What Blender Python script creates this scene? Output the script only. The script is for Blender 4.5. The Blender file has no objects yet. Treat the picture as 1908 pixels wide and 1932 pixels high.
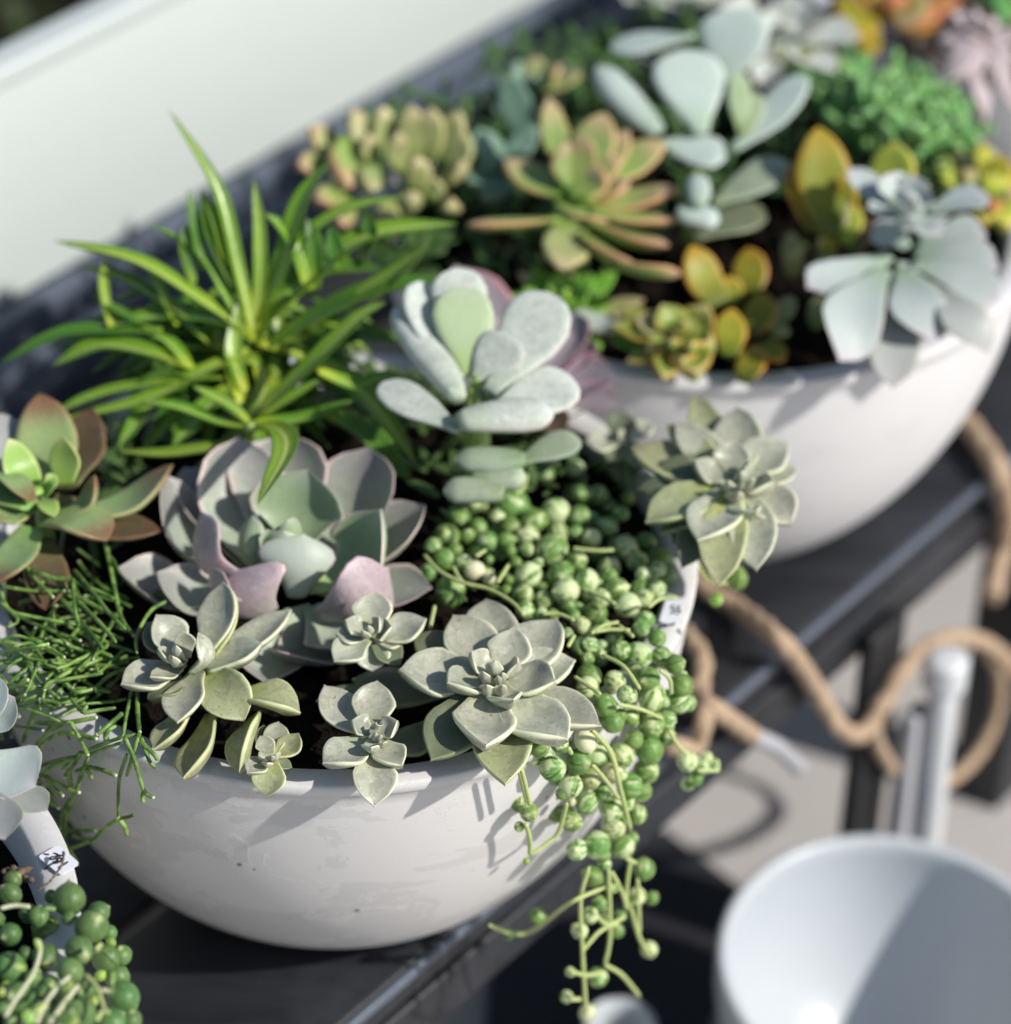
import bpy, bmesh, math, random
import numpy as np
from mathutils import Vector, Matrix, Euler
random.seed(7); np.random.seed(7)
SC = bpy.context.scene
COL = SC.collection
R = math.radians

# ------------------------------------------------------------------ camera, sky, sun, exposure
CAM_LOC = np.array([.070, -1.057, .793]); TILT = .63; ROLL = .032; FPX = 6000.0; CX, CY = 954.0, 966.0
_f = np.array([0, math.cos(TILT), -math.sin(TILT)]); _r = np.array([1., 0, 0]); _u = np.cross(_r, _f)
RI = math.cos(ROLL)*_r + math.sin(ROLL)*_u; UP = -math.sin(ROLL)*_r + math.cos(ROLL)*_u; FW = _f
cd = bpy.data.cameras.new('camera'); cam = bpy.data.objects.new('camera', cd); COL.objects.link(cam)
cd.sensor_fit = 'HORIZONTAL'; cd.sensor_width = 36; cd.lens = 36*FPX/1908
cd.clip_start = .05; cd.clip_end = 200
M = Matrix.Identity(4)
for i, v in enumerate((RI, UP, -FW)):
    for k in range(3): M[k][i] = v[k]
for k in range(3): M[k][3] = CAM_LOC[k]
cam.matrix_world = M
cd.dof.use_dof = True; cd.dof.focus_distance = 1.19; cd.dof.aperture_fstop = 4.8
SC.camera = cam

SUN_AZ, SUN_EL = R(-24), R(38)          # azimuth from +x
w = bpy.data.worlds.new('World'); SC.world = w; w.use_nodes = True
nt = w.node_tree; nt.nodes.clear()
sky = nt.nodes.new('ShaderNodeTexSky'); sky.sky_type = 'NISHITA'; sky.sun_disc = False
sky.sun_elevation = SUN_EL; sky.sun_rotation = R(90)-SUN_AZ
bg = nt.nodes.new('ShaderNodeBackground'); bg.inputs[1].default_value = .095
out = nt.nodes.new('ShaderNodeOutputWorld')
nt.links.new(sky.outputs[0], bg.inputs[0]); nt.links.new(bg.outputs[0], out.inputs[0])
sd = bpy.data.lights.new('sun', 'SUN'); sd.energy = 4.6; sd.angle = R(1.1); sd.color = (1, .955, .89)
sun = bpy.data.objects.new('sun', sd); COL.objects.link(sun)
S = Vector((math.cos(SUN_EL)*math.cos(SUN_AZ), math.cos(SUN_EL)*math.sin(SUN_AZ), math.sin(SUN_EL)))
sun.rotation_euler = S.to_track_quat('Z', 'Y').to_euler()
vs = SC.view_settings; vs.view_transform = 'Standard'; vs.look = 'None'; vs.exposure = -.04; vs.gamma = 1

# ------------------------------------------------------------------ placement helpers
def ray(u, v): return FW*FPX + RI*(u-CX) - UP*(v-CY)
def at(u, v, z):
    d = ray(u, v); return CAM_LOC + d*(z-CAM_LOC[2])/d[2]
def atd(u, v, depth): return CAM_LOC + ray(u, v)*depth/FPX
def dep(p): return float((np.asarray(p)-CAM_LOC)@FW)
R1, DB = .150, .179
BOWL1 = np.array([0., 0, 0]); BOWL2 = np.array([.164, .291, 0]); BOWL3 = np.array([-.239, -.247, 0]); BOWL4 = np.array([.36, .60, 0.])
BD = np.array([.603, .798, 0]); BN = np.array([-.798, .603, 0])     # bench direction, towards its back
def bench(a, p, z): return BD*a + BN*p + np.array([0, 0, z])
def drape(u, v, zs=.012, off=.006, bowl=BOWL1, rad=R1):
    d = ray(u, v); p = CAM_LOC + d*(zs-CAM_LOC[2])/d[2]
    if np.hypot(*(p-bowl)[:2]) < rad-.004: return p
    s = np.array([1/(rad+off), 1/(rad+off), 1/(DB*rad/.15+off)]); o = (CAM_LOC-bowl)*s; dd = d*s
    a = dd@dd; b = o@dd; c = o@o-1; D = b*b-a*c
    t = (-b-math.sqrt(D))/a if D > 0 else -b/a
    q = CAM_LOC + d*t
    return p if q[2] > zs else q
TF = dict(c2=(195.8,783.3,.3763), c1=(0,163.2,.479), c3=(0,652.7,.304), c4=(195.8,1077,.3421), c5=(718,1044.4,.3592),
          c6=(718,456.9,.4276), c8=(913.8,1305.5,.3243), d1=(1109.7,0,.4184), d2=(522.2,130.5,.4105), d3=(1174.9,228.5,.3842),
          d4=(1240.2,718,.3716), d8=(750.7,913.8,.3079), e1=(0,1240.2,.2027), e2=(0,1566.6,.1893), v=(0,0,1))
def px(tf, x, y):
    a, b, s = TF[tf]; return a+s*x, b+s*y

# ------------------------------------------------------------------ object helpers
def tag(o, label=None, cat=None, group=None, kind=None):
    if label: o['label'] = label
    if cat: o['category'] = cat
    if group: o['group'] = group
    if kind: o['kind'] = kind
    return o
def empty(name, loc, label, cat, group=None):
    o = bpy.data.objects.new(name, None); COL.objects.link(o); o.location = Vector(loc); o.empty_display_size = .01
    return tag(o, label, cat, group)
def mesh_obj(name, verts, faces, mat, parent=None, uvs=None, smooth=True, world=True):
    verts = np.asarray(verts, float)
    if parent is not None and world: verts = verts - np.array(parent.location if parent.parent is None else parent.parent.location)
    me = bpy.data.meshes.new(name); me.from_pydata(verts.tolist(), [], [tuple(int(i) for i in f) for f in faces]); me.update()
    if uvs is not None:
        ul = me.uv_layers.new(name='UVMap'); li = np.empty(len(me.loops), dtype=np.int32)
        me.loops.foreach_get('vertex_index', li); ul.data.foreach_set('uv', np.asarray(uvs)[li].ravel())
    if smooth: me.polygons.foreach_set('use_smooth', [True]*len(me.polygons))
    if mat: me.materials.append(mat)
    o = bpy.data.objects.new(name, me); COL.objects.link(o)
    if parent is not None: o.parent = parent
    return o
def shared(name, me, parent, loc, scale, rot):
    o = bpy.data.objects.new(name, me); COL.objects.link(o); o.parent = parent
    o.location = Vector(np.asarray(loc) - np.array(parent.location)); o.scale = (scale if hasattr(scale, '__len__') else (scale,)*3)
    o.rotation_euler = rot; return o
def nrm(v): v = np.asarray(v, float); return v/max(1e-12, np.linalg.norm(v))
def spline(pts, n):
    pts = [np.asarray(p, float) for p in pts]
    if len(pts) == 2: return [pts[0]+(pts[1]-pts[0])*t for t in np.linspace(0, 1, n)]
    P = [2*pts[0]-pts[1]]+pts+[2*pts[-1]-pts[-2]]; out = []
    L = np.cumsum([0]+[np.linalg.norm(pts[i+1]-pts[i])+1e-9 for i in range(len(pts)-1)])
    for s in np.linspace(0, L[-1], n):
        i = min(len(pts)-2, int(np.searchsorted(L, s, side='right')-1)); t = (s-L[i])/(L[i+1]-L[i])
        a, b, c, d = P[i], P[i+1], P[i+2], P[i+3]
        out.append(.5*((2*b)+(c-a)*t+(2*a-5*b+4*c-d)*t*t+(3*b-a-3*c+d)*t**3))
    return out
def tube_geo(pts, r, n=18, k=8, taper=None, wob=0, lobes=0, pitch=3.6):
    acc = 0.
    sp = spline(pts, n); V = []; F = []; N = None
    for i, p in enumerate(sp):
        T = nrm(sp[min(i+1, n-1)]-sp[max(i-1, 0)])
        if N is None: N = nrm(np.cross(T, [.31, .2, .9]))
        N = nrm(N-T*(N@T)); B = np.cross(T, N)
        rr = r*(1 if taper is None else 1+(taper-1)*i/(n-1))*(1+wob*random.uniform(-1, 1))
        if i in (0, n-1): rr *= .55
        for j in range(k):
            a = 2*math.pi*j/k; rq = rr*(1+(.09*math.cos(3*a-acc*2*math.pi/(pitch*r)) if lobes else 0))
            V.append(p+rq*(math.cos(a)*N+math.sin(a)*B))
        if i < n-1: acc += np.linalg.norm(sp[i+1]-p)
    for i in range(n-1):
        for j in range(k):
            F.append((i*k+j, i*k+(j+1) % k, (i+1)*k+(j+1) % k, (i+1)*k+j))
    F.append(tuple(range(k))[::-1]); F.append(tuple((n-1)*k+j for j in range(k)))
    return V, F
def tube(name, pts, r, mat, parent=None, **kw):
    V, F = tube_geo(pts, r, **kw); return mesh_obj(name, V, F, mat, parent)
def box_geo(c, ax, ay, az, bev=0):
    c = np.asarray(c); V = [c+sx*ax+sy*ay+sz*az for sx in (-1, 1) for sy in (-1, 1) for sz in (-1, 1)]
    return V, [(0, 1, 3, 2), (4, 6, 7, 5), (0, 4, 5, 1), (2, 3, 7, 6), (0, 2, 6, 4), (1, 5, 7, 3)]
def box(name, c, ax, ay, az, mat, parent=None, bevel=.002, seg=3):
    V, F = box_geo(c, ax, ay, az); o = mesh_obj(name, V, F, mat, parent, smooth=False)
    bm = bmesh.new(); bm.from_mesh(o.data); bmesh.ops.recalc_face_normals(bm, faces=bm.faces)
    if bevel: bmesh.ops.bevel(bm, geom=bm.edges[:], offset=bevel, segments=seg, affect='EDGES', profile=.5)
    for f in bm.faces: f.smooth = True
    bm.to_mesh(o.data); bm.free(); return o

# ------------------------------------------------------------------ materials
class NB:
    def __init__(s, name):
        s.m = bpy.data.materials.new(name); s.m.use_nodes = True; s.t = s.m.node_tree
        s.p = s.t.nodes['Principled BSDF']
    def n(s, typ, **kw):
        nd = s.t.nodes.new(typ)
        for k, v in kw.items(): setattr(nd, k, v)
        return nd
    def l(s, a, b): s.t.links.new(a, b)
    def val(s, sock, v):
        if hasattr(v, 'links') or hasattr(v, 'is_linked'): s.l(v, sock)
        else: sock.default_value = v
    def math(s, op, a, b=0.0, c=None, clamp=False):
        nd = s.n('ShaderNodeMath', operation=op); nd.use_clamp = clamp
        s.val(nd.inputs[0], a); s.val(nd.inputs[1], b)
        if c is not None: s.val(nd.inputs[2], c)
        return nd.outputs[0]
    def smooth(s, x, a, b):
        nd = s.n('ShaderNodeMapRange', interpolation_type='SMOOTHSTEP'); s.val(nd.inputs[0], x); s.val(nd.inputs[1], a); s.val(nd.inputs[2], b); return nd.outputs[0]
    def mix(s, f, a, b, mode='MIX'):
        nd = s.n('ShaderNodeMix', data_type='RGBA', blend_type=mode)
        s.val(nd.inputs[0], f)
        for k, v in ((6, a), (7, b)):
            if isinstance(v, tuple): nd.inputs[k].default_value = (*v[:3], 1)
            else: s.l(v, nd.inputs[k])
        return nd.outputs[2]
    def noise(s, vec, scale, detail=3, rough=.5, dist=0, dim='3D', w=None):
        nd = s.n('ShaderNodeTexNoise', noise_dimensions=dim); 
        if vec is not None: s.l(vec, nd.inputs['Vector'])
        if w is not None: s.l(w, nd.inputs['W'])
        nd.inputs['Scale'].default_value = scale; nd.inputs['Detail'].default_value = detail
        nd.inputs['Roughness'].default_value = rough; nd.inputs['Distortion'].default_value = dist
        return nd.outputs[0]
    def obj(s): return s.n('ShaderNodeTexCoord').outputs['Object']
    def uv(s):
        sp = s.n('ShaderNodeSeparateXYZ'); s.l(s.n('ShaderNodeTexCoord').outputs['UV'], sp.inputs[0]); return sp.outputs[0], sp.outputs[1]
    def rnd(s): return s.n('ShaderNodeObjectInfo').outputs['Random']
    def bump(s, h, strength=.3, dist=.001):
        nd = s.n('ShaderNodeBump'); nd.inputs['Strength'].default_value = strength; nd.inputs['Distance'].default_value = dist
        s.l(h, nd.inputs['Height']); s.l(nd.outputs[0], s.p.inputs['Normal'])
    def col(s, c): s.val(s.p.inputs['Base Color'], c if not isinstance(c, tuple) else (*c, 1))
    def set(s, **kw):
        for k, v in kw.items(): s.p.inputs[k.replace('_', ' ')].default_value = v

def leafmat(name, base, mid, tip, edge=None, ew=.25, es=.8, rough=.5, mottle=.35, spots=0., sss=.12, line=None, tips=(.0, .5, .8, 1.0), tipedge=True, streak=0., spec=.35):
    b = NB(name); u, v = b.uv(); oc = b.obj(); rn = b.rnd()
    w4 = b.math('MULTIPLY', rn, 37.)
    big = b.noise(oc, 55, 3, .6, .3, '4D', w4); fine = b.noise(oc, 420, 4, .65, 0, '4D', w4)
    vv = b.math('ADD', v, b.math('MULTIPLY', b.math('SUBTRACT', big, .5), .25))
    c = b.mix(b.smooth(vv, tips[0], tips[1]), base, mid)
    c = b.mix(b.smooth(vv, tips[2], tips[3]), c, tip)
    s = b.math('ABSOLUTE', b.math('SUBTRACT', b.math('MULTIPLY', u, 2.), 1.))
    if streak:
        cm = b.n('ShaderNodeCombineXYZ'); b.l(b.math('MULTIPLY', u, 9.), cm.inputs[0]); b.l(v, cm.inputs[1]); b.l(w4, cm.inputs[2])
        st = b.noise(cm.outputs[0], 2.2, 3, .6); c = b.mix(b.math('MULTIPLY', b.smooth(st, .35, .7), streak), c, tuple(x*.45 for x in base))
    if line: c = b.mix(b.math('MULTIPLY', b.math('SUBTRACT', 1., b.smooth(s, .04, .2)), .7), c, line)
    c = b.mix(b.math('MULTIPLY', b.math('SUBTRACT', b.smooth(big, .3, .75), .5), mottle), c, (0.02, .03, .02) )if False else c
    dark = tuple(x*.55 for x in mid)
    c = b.mix(b.math('MULTIPLY', b.smooth(big, .48, .8), mottle), c, dark)
    light = tuple(min(.9, x*1.5+.05) for x in mid)
    c = b.mix(b.math('MULTIPLY', b.smooth(fine, .52, .75), mottle*.8), c, light)
    if spots:
        sp = b.noise(oc, 750, 1, .5, 0, '4D', w4)
        c = b.mix(b.math('MULTIPLY', b.smooth(sp, .69, .74), spots), c, (.09, .06, .035))
        p3 = b.noise(oc, 210, 5, .72, .8, '4D', b.math('MULTIPLY', rn, 19.)); c = b.mix(b.math('MULTIPLY', b.smooth(p3, .50, .56), min(.6, spots*.9)), c, tuple(x*.68 for x in mid))
        p4 = b.noise(oc, 330, 5, .7, .5, '4D', b.math('MULTIPLY', rn, 29.)); c = b.mix(b.math('MULTIPLY', b.smooth(p4, .58, .64), min(.6, spots*.9)), c, tuple(min(.8, x*1.35) for x in mid))
        st2 = b.noise(oc, 95, 4, .7, .6, '4D', b.math('MULTIPLY', rn, 71.))
        c = b.mix(b.math('MULTIPLY', b.smooth(st2, .62, .68), spots*.35), c, (.23, .17, .09))
    if edge:
        e = s if not tipedge else b.math('MAXIMUM', s, b.smooth(v, .86, 1.04))
        e = b.math('ADD', e, b.math('MULTIPLY', b.math('SUBTRACT', fine, .5), .12))
        c = b.mix(b.math('MULTIPLY', b.math('MULTIPLY', b.smooth(e, 1-ew, 1.), es), b.smooth(v, -.05, .4)), c, edge)
    hv = b.n('ShaderNodeHueSaturation'); b.l(c, hv.inputs['Color'])
    b.l(b.math('MULTIPLY_ADD', rn, .26, .87), hv.inputs['Value']); b.l(b.math('MULTIPLY_ADD', b.math('FRACT', b.math('MULTIPLY', rn, 7.3)), .03, .485), hv.inputs['Hue'])
    b.col(hv.outputs[0])
    b.l(b.math('MULTIPLY_ADD', fine, .3, rough-.15), b.p.inputs['Roughness'])
    b.set(Subsurface_Weight=sss, Subsurface_Scale=.004, Specular_IOR_Level=spec)
    b.p.inputs['Subsurface Radius'].default_value = (.6, 1, .3)
    b.bump(b.math('ADD', fine, b.math('MULTIPLY', big, 1.5)), .25, .0006)
    return b.m

ECH = leafmat('echeveria_leaf', (.34,.44,.25), (.36,.41,.325), (.295,.28,.275), (.74,.57,.54), .2, .85, .42, .5, .12, .1, tips=(0,.45,.5,1.0))
ECHG = leafmat('echeveria_inner_leaf', (.36,.48,.20), (.31,.42,.25), (.38,.43,.34), (.74,.64,.58), .2, .8, .42, .4, .08, .15)
ECHP = leafmat('echeveria_pink_leaf', (.42,.41,.36), (.53,.43,.45), (.52,.40,.42), (.72,.56,.56), .25, .8, .45, .4, .45, .1, tips=(0,.4,.6,1.0))
ECHW = leafmat('echeveria_pale_leaf', (.50,.56,.46), (.50,.57,.48), (.50,.56,.45), (.68,.60,.58), .18, .7, .45, .15, .05, .15)
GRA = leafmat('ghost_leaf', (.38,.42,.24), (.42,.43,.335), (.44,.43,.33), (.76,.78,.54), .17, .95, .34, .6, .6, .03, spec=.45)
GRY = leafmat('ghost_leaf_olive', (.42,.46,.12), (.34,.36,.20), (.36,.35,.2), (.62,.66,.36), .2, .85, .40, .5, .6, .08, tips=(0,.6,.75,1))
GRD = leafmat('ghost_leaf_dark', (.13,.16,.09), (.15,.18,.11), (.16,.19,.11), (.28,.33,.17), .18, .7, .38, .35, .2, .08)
SED = leafmat('agave_rosette_leaf', (.24,.40,.10), (.25,.36,.15), (.21,.115,.06), (.36,.21,.11), .16, .5, .38, .4, .15, .12, tips=(0,.4,.55,.95))
SEDI = leafmat('agave_inner_leaf', (.26,.44,.08), (.26,.42,.10), (.36,.40,.14), (.62,.66,.26), .2, .8, .38, .3, .0, .12)
SEDR = leafmat('agave_red_leaf', (.15,.15,.06), (.12,.085,.05), (.14,.06,.04), (.26,.13,.08), .2, .6, .36, .5, .1, .1)
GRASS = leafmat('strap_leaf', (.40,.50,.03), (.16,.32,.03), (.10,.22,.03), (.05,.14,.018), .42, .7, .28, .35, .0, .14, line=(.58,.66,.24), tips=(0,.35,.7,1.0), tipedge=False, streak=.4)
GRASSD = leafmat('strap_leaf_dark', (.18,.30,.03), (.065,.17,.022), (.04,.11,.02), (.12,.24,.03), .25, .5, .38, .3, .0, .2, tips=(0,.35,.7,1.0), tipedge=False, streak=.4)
COT = leafmat('cotyledon_leaf', (.42,.50,.38), (.52,.57,.51), (.60,.64,.59), (.66,.60,.56), .10, .6, .6, .55, .5, .12, spec=.2)
COTG = leafmat('cotyledon_green_leaf', (.34,.46,.18), (.38,.48,.29), (.42,.50,.34), (.55,.66,.48), .12, .6, .6, .22, .1, .15, spec=.2)
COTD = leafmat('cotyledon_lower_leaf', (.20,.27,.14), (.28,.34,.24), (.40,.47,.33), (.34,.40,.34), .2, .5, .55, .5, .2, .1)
PUR = leafmat('purple_leaf', (.28,.20,.23), (.30,.26,.29), (.33,.30,.34), (.52,.24,.28), .25, .85, .45, .3, .1, .1)
ORA = leafmat('orange_sedum_leaf', (.20,.34,.05), (.28,.38,.11), (.52,.37,.22), (.62,.30,.16), .26, .8, .45, .3, 0, .15, tips=(0,.35,.5,1.0))
OLI = leafmat('olive_sedum_leaf', (.18,.26,.05), (.34,.37,.15), (.52,.44,.24), (.42,.38,.16), .3, .6, .45, .3, 0, .15, tips=(0,.45,.6,1.0))
GOL = leafmat('golden_sedum_leaf', (.09,.13,.012), (.24,.25,.02), (.40,.27,.03), (.66,.30,.05), .28, .8, .4, .3, 0, .15, tips=(0,.5,.6,1.0))
JAD = leafmat('jade_leaf', (.10,.17,.02), (.22,.28,.05), (.48,.46,.20), (.60,.32,.08), .22, .7, .35, .3, 0, .15)
BLU = leafmat('blue_rosette_leaf', (.33,.44,.32), (.43,.49,.47), (.50,.47,.50), (.46,.40,.36), .12, .7, .5, .2, 0, .12)
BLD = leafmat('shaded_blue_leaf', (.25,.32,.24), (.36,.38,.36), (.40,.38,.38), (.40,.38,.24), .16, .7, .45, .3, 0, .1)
SIL = leafmat('silver_leaf', (.40,.46,.42), (.52,.56,.52), (.55,.52,.46), (.52,.42,.30), .2, .7, .5, .3, 0, .1)
MAU = leafmat('mauve_leaf', (.36,.28,.28), (.50,.42,.43), (.55,.48,.48), (.6,.5,.5), .2, .5, .5, .4, 0, .1)
RED = leafmat('orange_red_leaf', (.30,.24,.06), (.48,.26,.08), (.50,.15,.07), (.52,.20,.08), .25, .6, .45, .3, 0, .15)
LIM = leafmat('lime_leaf', (.30,.42,.03), (.50,.56,.08), (.60,.50,.12), (.66,.38,.10), .25, .5, .45, .3, 0, .15)
MINT = leafmat('mint_leaf', (.07,.20,.045), (.14,.33,.09), (.26,.47,.19), None, rough=.45, mottle=.2, sss=.2)

def pearlmat(name, dark, light, amt, cream):
    b = NB(name); oc = b.obj(); rn = b.rnd(); w4 = b.math('MULTIPLY', rn, 61.)
    mp = b.n('ShaderNodeMapping'); b.l(oc, mp.inputs[0]); mp.inputs['Scale'].default_value = (1, 1, .22)
    st = b.noise(mp.outputs[0], 1.9, 4, .62, .5, '4D', w4)
    fine = b.noise(mp.outputs[0], 11, 3, .6, .3, '4D', w4)
    thr = b.math('MULTIPLY_ADD', rn, -.22, amt)
    f = b.smooth(b.math('SUBTRACT', st, thr), -.015, .035)
    c = b.mix(b.smooth(st, .3, .62), dark, light)
    c = b.mix(b.math('MULTIPLY', b.smooth(fine, .45, .7), .35), c, tuple(x*1.9+.03 for x in light))
    c = b.mix(b.math('MULTIPLY', f, .92), c, cream)
    sp = b.n('ShaderNodeSeparateXYZ'); b.l(oc, sp.inputs[0])
    ax = b.math('ABSOLUTE', b.math('ADD', sp.outputs[0], b.math('MULTIPLY', b.math('SUBTRACT', fine, .5), .06)))
    slit = b.math('MULTIPLY', b.math('SUBTRACT', 1., b.smooth(ax, .035, .10)), b.math('MULTIPLY', b.smooth(sp.outputs[1], .05, .25), b.math('SUBTRACT', 1., b.smooth(b.math('ABSOLUTE', sp.outputs[2]), .7, .95))))
    c = b.mix(b.math('MULTIPLY', slit, .85), c, tuple(x*.5 for x in dark))
    pole = b.smooth(sp.outputs[2], .86, 1.02); c = b.mix(b.math('MULTIPLY', pole, .6), c, (.52,.60,.28))
    hv = b.n('ShaderNodeHueSaturation'); b.l(c, hv.inputs['Color']); b.l(b.math('MULTIPLY_ADD', rn, .4, .8), hv.inputs['Value'])
    b.l(b.math('MULTIPLY_ADD', b.math('FRACT', b.math('MULTIPLY', rn, 5.7)), .035, .475), hv.inputs['Hue'])
    b.col(hv.outputs[0]); b.set(Subsurface_Weight=.2, Subsurface_Scale=.003, Specular_IOR_Level=.4)
    b.p.inputs['Subsurface Radius'].default_value = (.6, 1, .3)
    b.l(b.math('MULTIPLY_ADD', fine, .3, .28), b.p.inputs['Roughness'])
    b.bump(b.math('ADD', fine, st), .2, .0006); return b.m
PV = pearlmat('variegated_pearl', (.07,.185,.04), (.19,.33,.08), .655, (.52,.60,.34))
PC = pearlmat('cream_pearl', (.20,.32,.07), (.40,.46,.18), .52, (.66,.66,.44))
PG = pearlmat('green_pearl', (.06,.14,.04), (.105,.20,.06), 1.2, (.3,.5,.2))
PY = pearlmat('young_pearl', (.15,.30,.04), (.26,.42,.08), .9, (.6,.7,.3))

def simple(name, c, rough=.5, n1=40, amt=.3, bump=.2, bd=.001, c2=None, n2=300, sss=0, spec=.5, metal=0):
    b = NB(name); oc = b.obj(); a = b.noise(oc, n1, 5, .6); d = b.noise(oc, n2, 4, .6)
    cc = b.mix(b.math('MULTIPLY', b.smooth(a, .35, .7), amt), c, c2 or tuple(x*.5 for x in c))
    cc = b.mix(b.math('MULTIPLY', b.smooth(d, .5, .75), amt*.7), cc, tuple(min(.9, x*1.5) for x in c))
    b.col(cc); b.l(b.math('MULTIPLY_ADD', d, .25, rough-.12), b.p.inputs['Roughness'])
    b.set(Subsurface_Weight=sss, Subsurface_Scale=.002, Specular_IOR_Level=spec, Metallic=metal)
    b.bump(d, bump, bd); return b.m
STEM = simple('pale_stem', (.46,.54,.22), .5, 60, .3, .2, .0005, (.30,.42,.10), sss=.15)
STEMG = simple('green_stem', (.30,.44,.12), .5, 60, .3, .2, .0005, sss=.15)
STEMP = simple('cream_stem', (.60,.62,.42), .5, 60, .3, .2, .0005, (.45,.5,.25), sss=.15)
def stickmat():
    b = NB('stick_stem'); oc = b.obj(); rn = b.rnd(); a = b.noise(oc, 160, 4, .6); d = b.noise(oc, 900, 3, .6)
    c = b.mix(b.smooth(a, .35, .65), (.065,.15,.022), (.23,.38,.085)); c = b.mix(b.smooth(d, .66, .72), c, (.62,.68,.42))
    hv = b.n('ShaderNodeHueSaturation'); b.l(c, hv.inputs['Color']); b.l(b.math('MULTIPLY_ADD', rn, .6, .65), hv.inputs['Value'])
    b.col(hv.outputs[0]); b.set(Roughness=.45, Subsurface_Weight=.08, Subsurface_Scale=.001); b.bump(a, .6, .0008); return b.m
STICK = stickmat()
def soilmat():
    b = NB('potting_soil'); oc = b.obj(); a = b.noise(oc, 260, 6, .7); d = b.noise(oc, 900, 3, .6)
    c = b.mix(b.smooth(a, .35, .7), (.006,.0045,.004), (.028,.019,.013)); c = b.mix(b.smooth(d, .7, .76), c, (.20,.15,.11))
    b.col(c); b.set(Roughness=.95, Specular_IOR_Level=.1); b.bump(b.math('ADD', a, d), 1., .003); return b.m
SOIL = soilmat()
def bowlmat(name, c, blotch):
    blotch *= .85; b = NB(name); oc = b.obj()
    mp = b.n('ShaderNodeMapping'); b.l(oc, mp.inputs[0]); mp.inputs['Scale'].default_value = (1.3, 1.3, 2.2)
    a = b.noise(mp.outputs[0], 11, 8, .62, .5); a2 = b.noise(mp.outputs[0], 19, 9, .66, .6); d = b.noise(oc, 700, 3, .6); g = b.noise(oc, 5, 2, .5)
    m1 = b.smooth(a, .50, .508); m2 = b.smooth(a2, .575, .585)
    rim = b.math('MULTIPLY', b.math('SUBTRACT', 1., b.smooth(b.math('ABSOLUTE', b.math('SUBTRACT', a2, .578)), 0., .016)), b.smooth(g, .30, .5))
    c1 = b.mix(b.math('MULTIPLY', m1, blotch), c, tuple(x*.88 for x in c)); c1 = b.mix(b.math('MULTIPLY', m2, blotch), c1, tuple(x*.90 for x in c))
    c1 = b.mix(b.math('MULTIPLY', rim, min(1, blotch*2.2)), c1, tuple(min(.92, x*1.16) for x in c))
    pit = b.smooth(b.noise(oc, 140, 1, .5), .775, .79); c1 = b.mix(b.math('MULTIPLY', pit, blotch), c1, (.12,.12,.13))
    c1 = b.mix(b.math('MULTIPLY', b.smooth(d, .5, .8), .12), c1, (.45,.45,.46))
    b.col(c1); b.l(b.math('MULTIPLY_ADD', a, .25, .36), b.p.inputs['Roughness']); b.set(Specular_IOR_Level=.35)
    b.bump(b.math('ADD', b.math('MULTIPLY', d, .25), b.math('ADD', m2, rim)), .35, .0005); return b.m
BOWLM = bowlmat('white_bowl_plastic', (.675,.665,.655), .95); BOWLC = bowlmat('clean_white_plastic', (.69,.685,.69), .12)
CERA = simple('white_ceramic', (.52,.56,.59), .3, 20, .05, .05)
def darkwood():
    b = NB('dark_slate_board'); oc = b.obj()
    mp = b.n('ShaderNodeMapping'); b.l(oc, mp.inputs[0]); mp.inputs['Rotation'].default_value = (0, 0, -math.atan2(BD[1], BD[0])); mp.inputs['Scale'].default_value = (.12, 1, 1)
    a = b.noise(mp.outputs[0], 90, 5, .6, .3); g = b.noise(oc, 14, 5, .65); d = b.noise(oc, 600, 3, .7)
    c = b.mix(b.smooth(a, .3, .7), (.010,.011,.014), (.020,.022,.028)); c = b.mix(b.math('MULTIPLY', b.smooth(g, .5, .75), .5), c, (.042,.046,.056))
    c = b.mix(b.math('MULTIPLY', b.smooth(d, .66, .74), .5), c, (.22,.21,.2))
    b.col(c); b.l(b.math('MULTIPLY_ADD', g, .35, .28), b.p.inputs['Roughness']); b.bump(b.math('ADD', a, d), .3, .0006); return b.m
DARK = darkwood()
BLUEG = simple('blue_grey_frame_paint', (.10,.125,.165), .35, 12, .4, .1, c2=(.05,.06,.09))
PALE = simple('pale_painted_board', (.585,.64,.615), .45, 4, .2, .05, c2=(.53,.60,.61))
BLACK = simple('black_post_paint', (.012,.012,.014), .5)
CONC = simple('pale_concrete', (.50,.475,.455), .85, 6, .25, .4, .002, (.36,.34,.32))
SHEETM = simple('dark_sheet', (.022,.023,.03), .6, 10, .5, .4, .002, (.045,.035,.034))
GREYP = simple('grey_painted_metal', (.42,.42,.45), .4, 10, .1, .1); WHITEP = simple('white_painted_metal', (.62,.64,.66), .35, 10, .1, .1)
PAPER = simple('white_sticker_paper', (.80,.81,.88), .5, 30, .05, .05); INK = simple('black_ink', (.015,.015,.03), .5)
HED = leafmat('ground_cover_leaf', (.03,.06,.02), (.05,.08,.03), (.08,.10,.05), None, mottle=.3)
def ropemat():
    b = NB('jute_rope'); oc = b.obj(); u, v = b.uv(); d = b.noise(oc, 500, 4, .7)
    wv = b.math('SINE', b.math('MULTIPLY', b.math('ADD', b.math('MULTIPLY', v, 1.), u), 6.2832*1.0))
    c = b.mix(b.smooth(d, .3, .7), (.34,.235,.155), (.55,.42,.30)); b.col(c); b.set(Roughness=.9, Specular_IOR_Level=.1)
    b.bump(d, .8, .001); return b.m
ROPE = ropemat()
TWIG = simple('dry_twig', (.10,.065,.045), .9, 200, .6, .6, c2=(.30,.22,.16))

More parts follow.
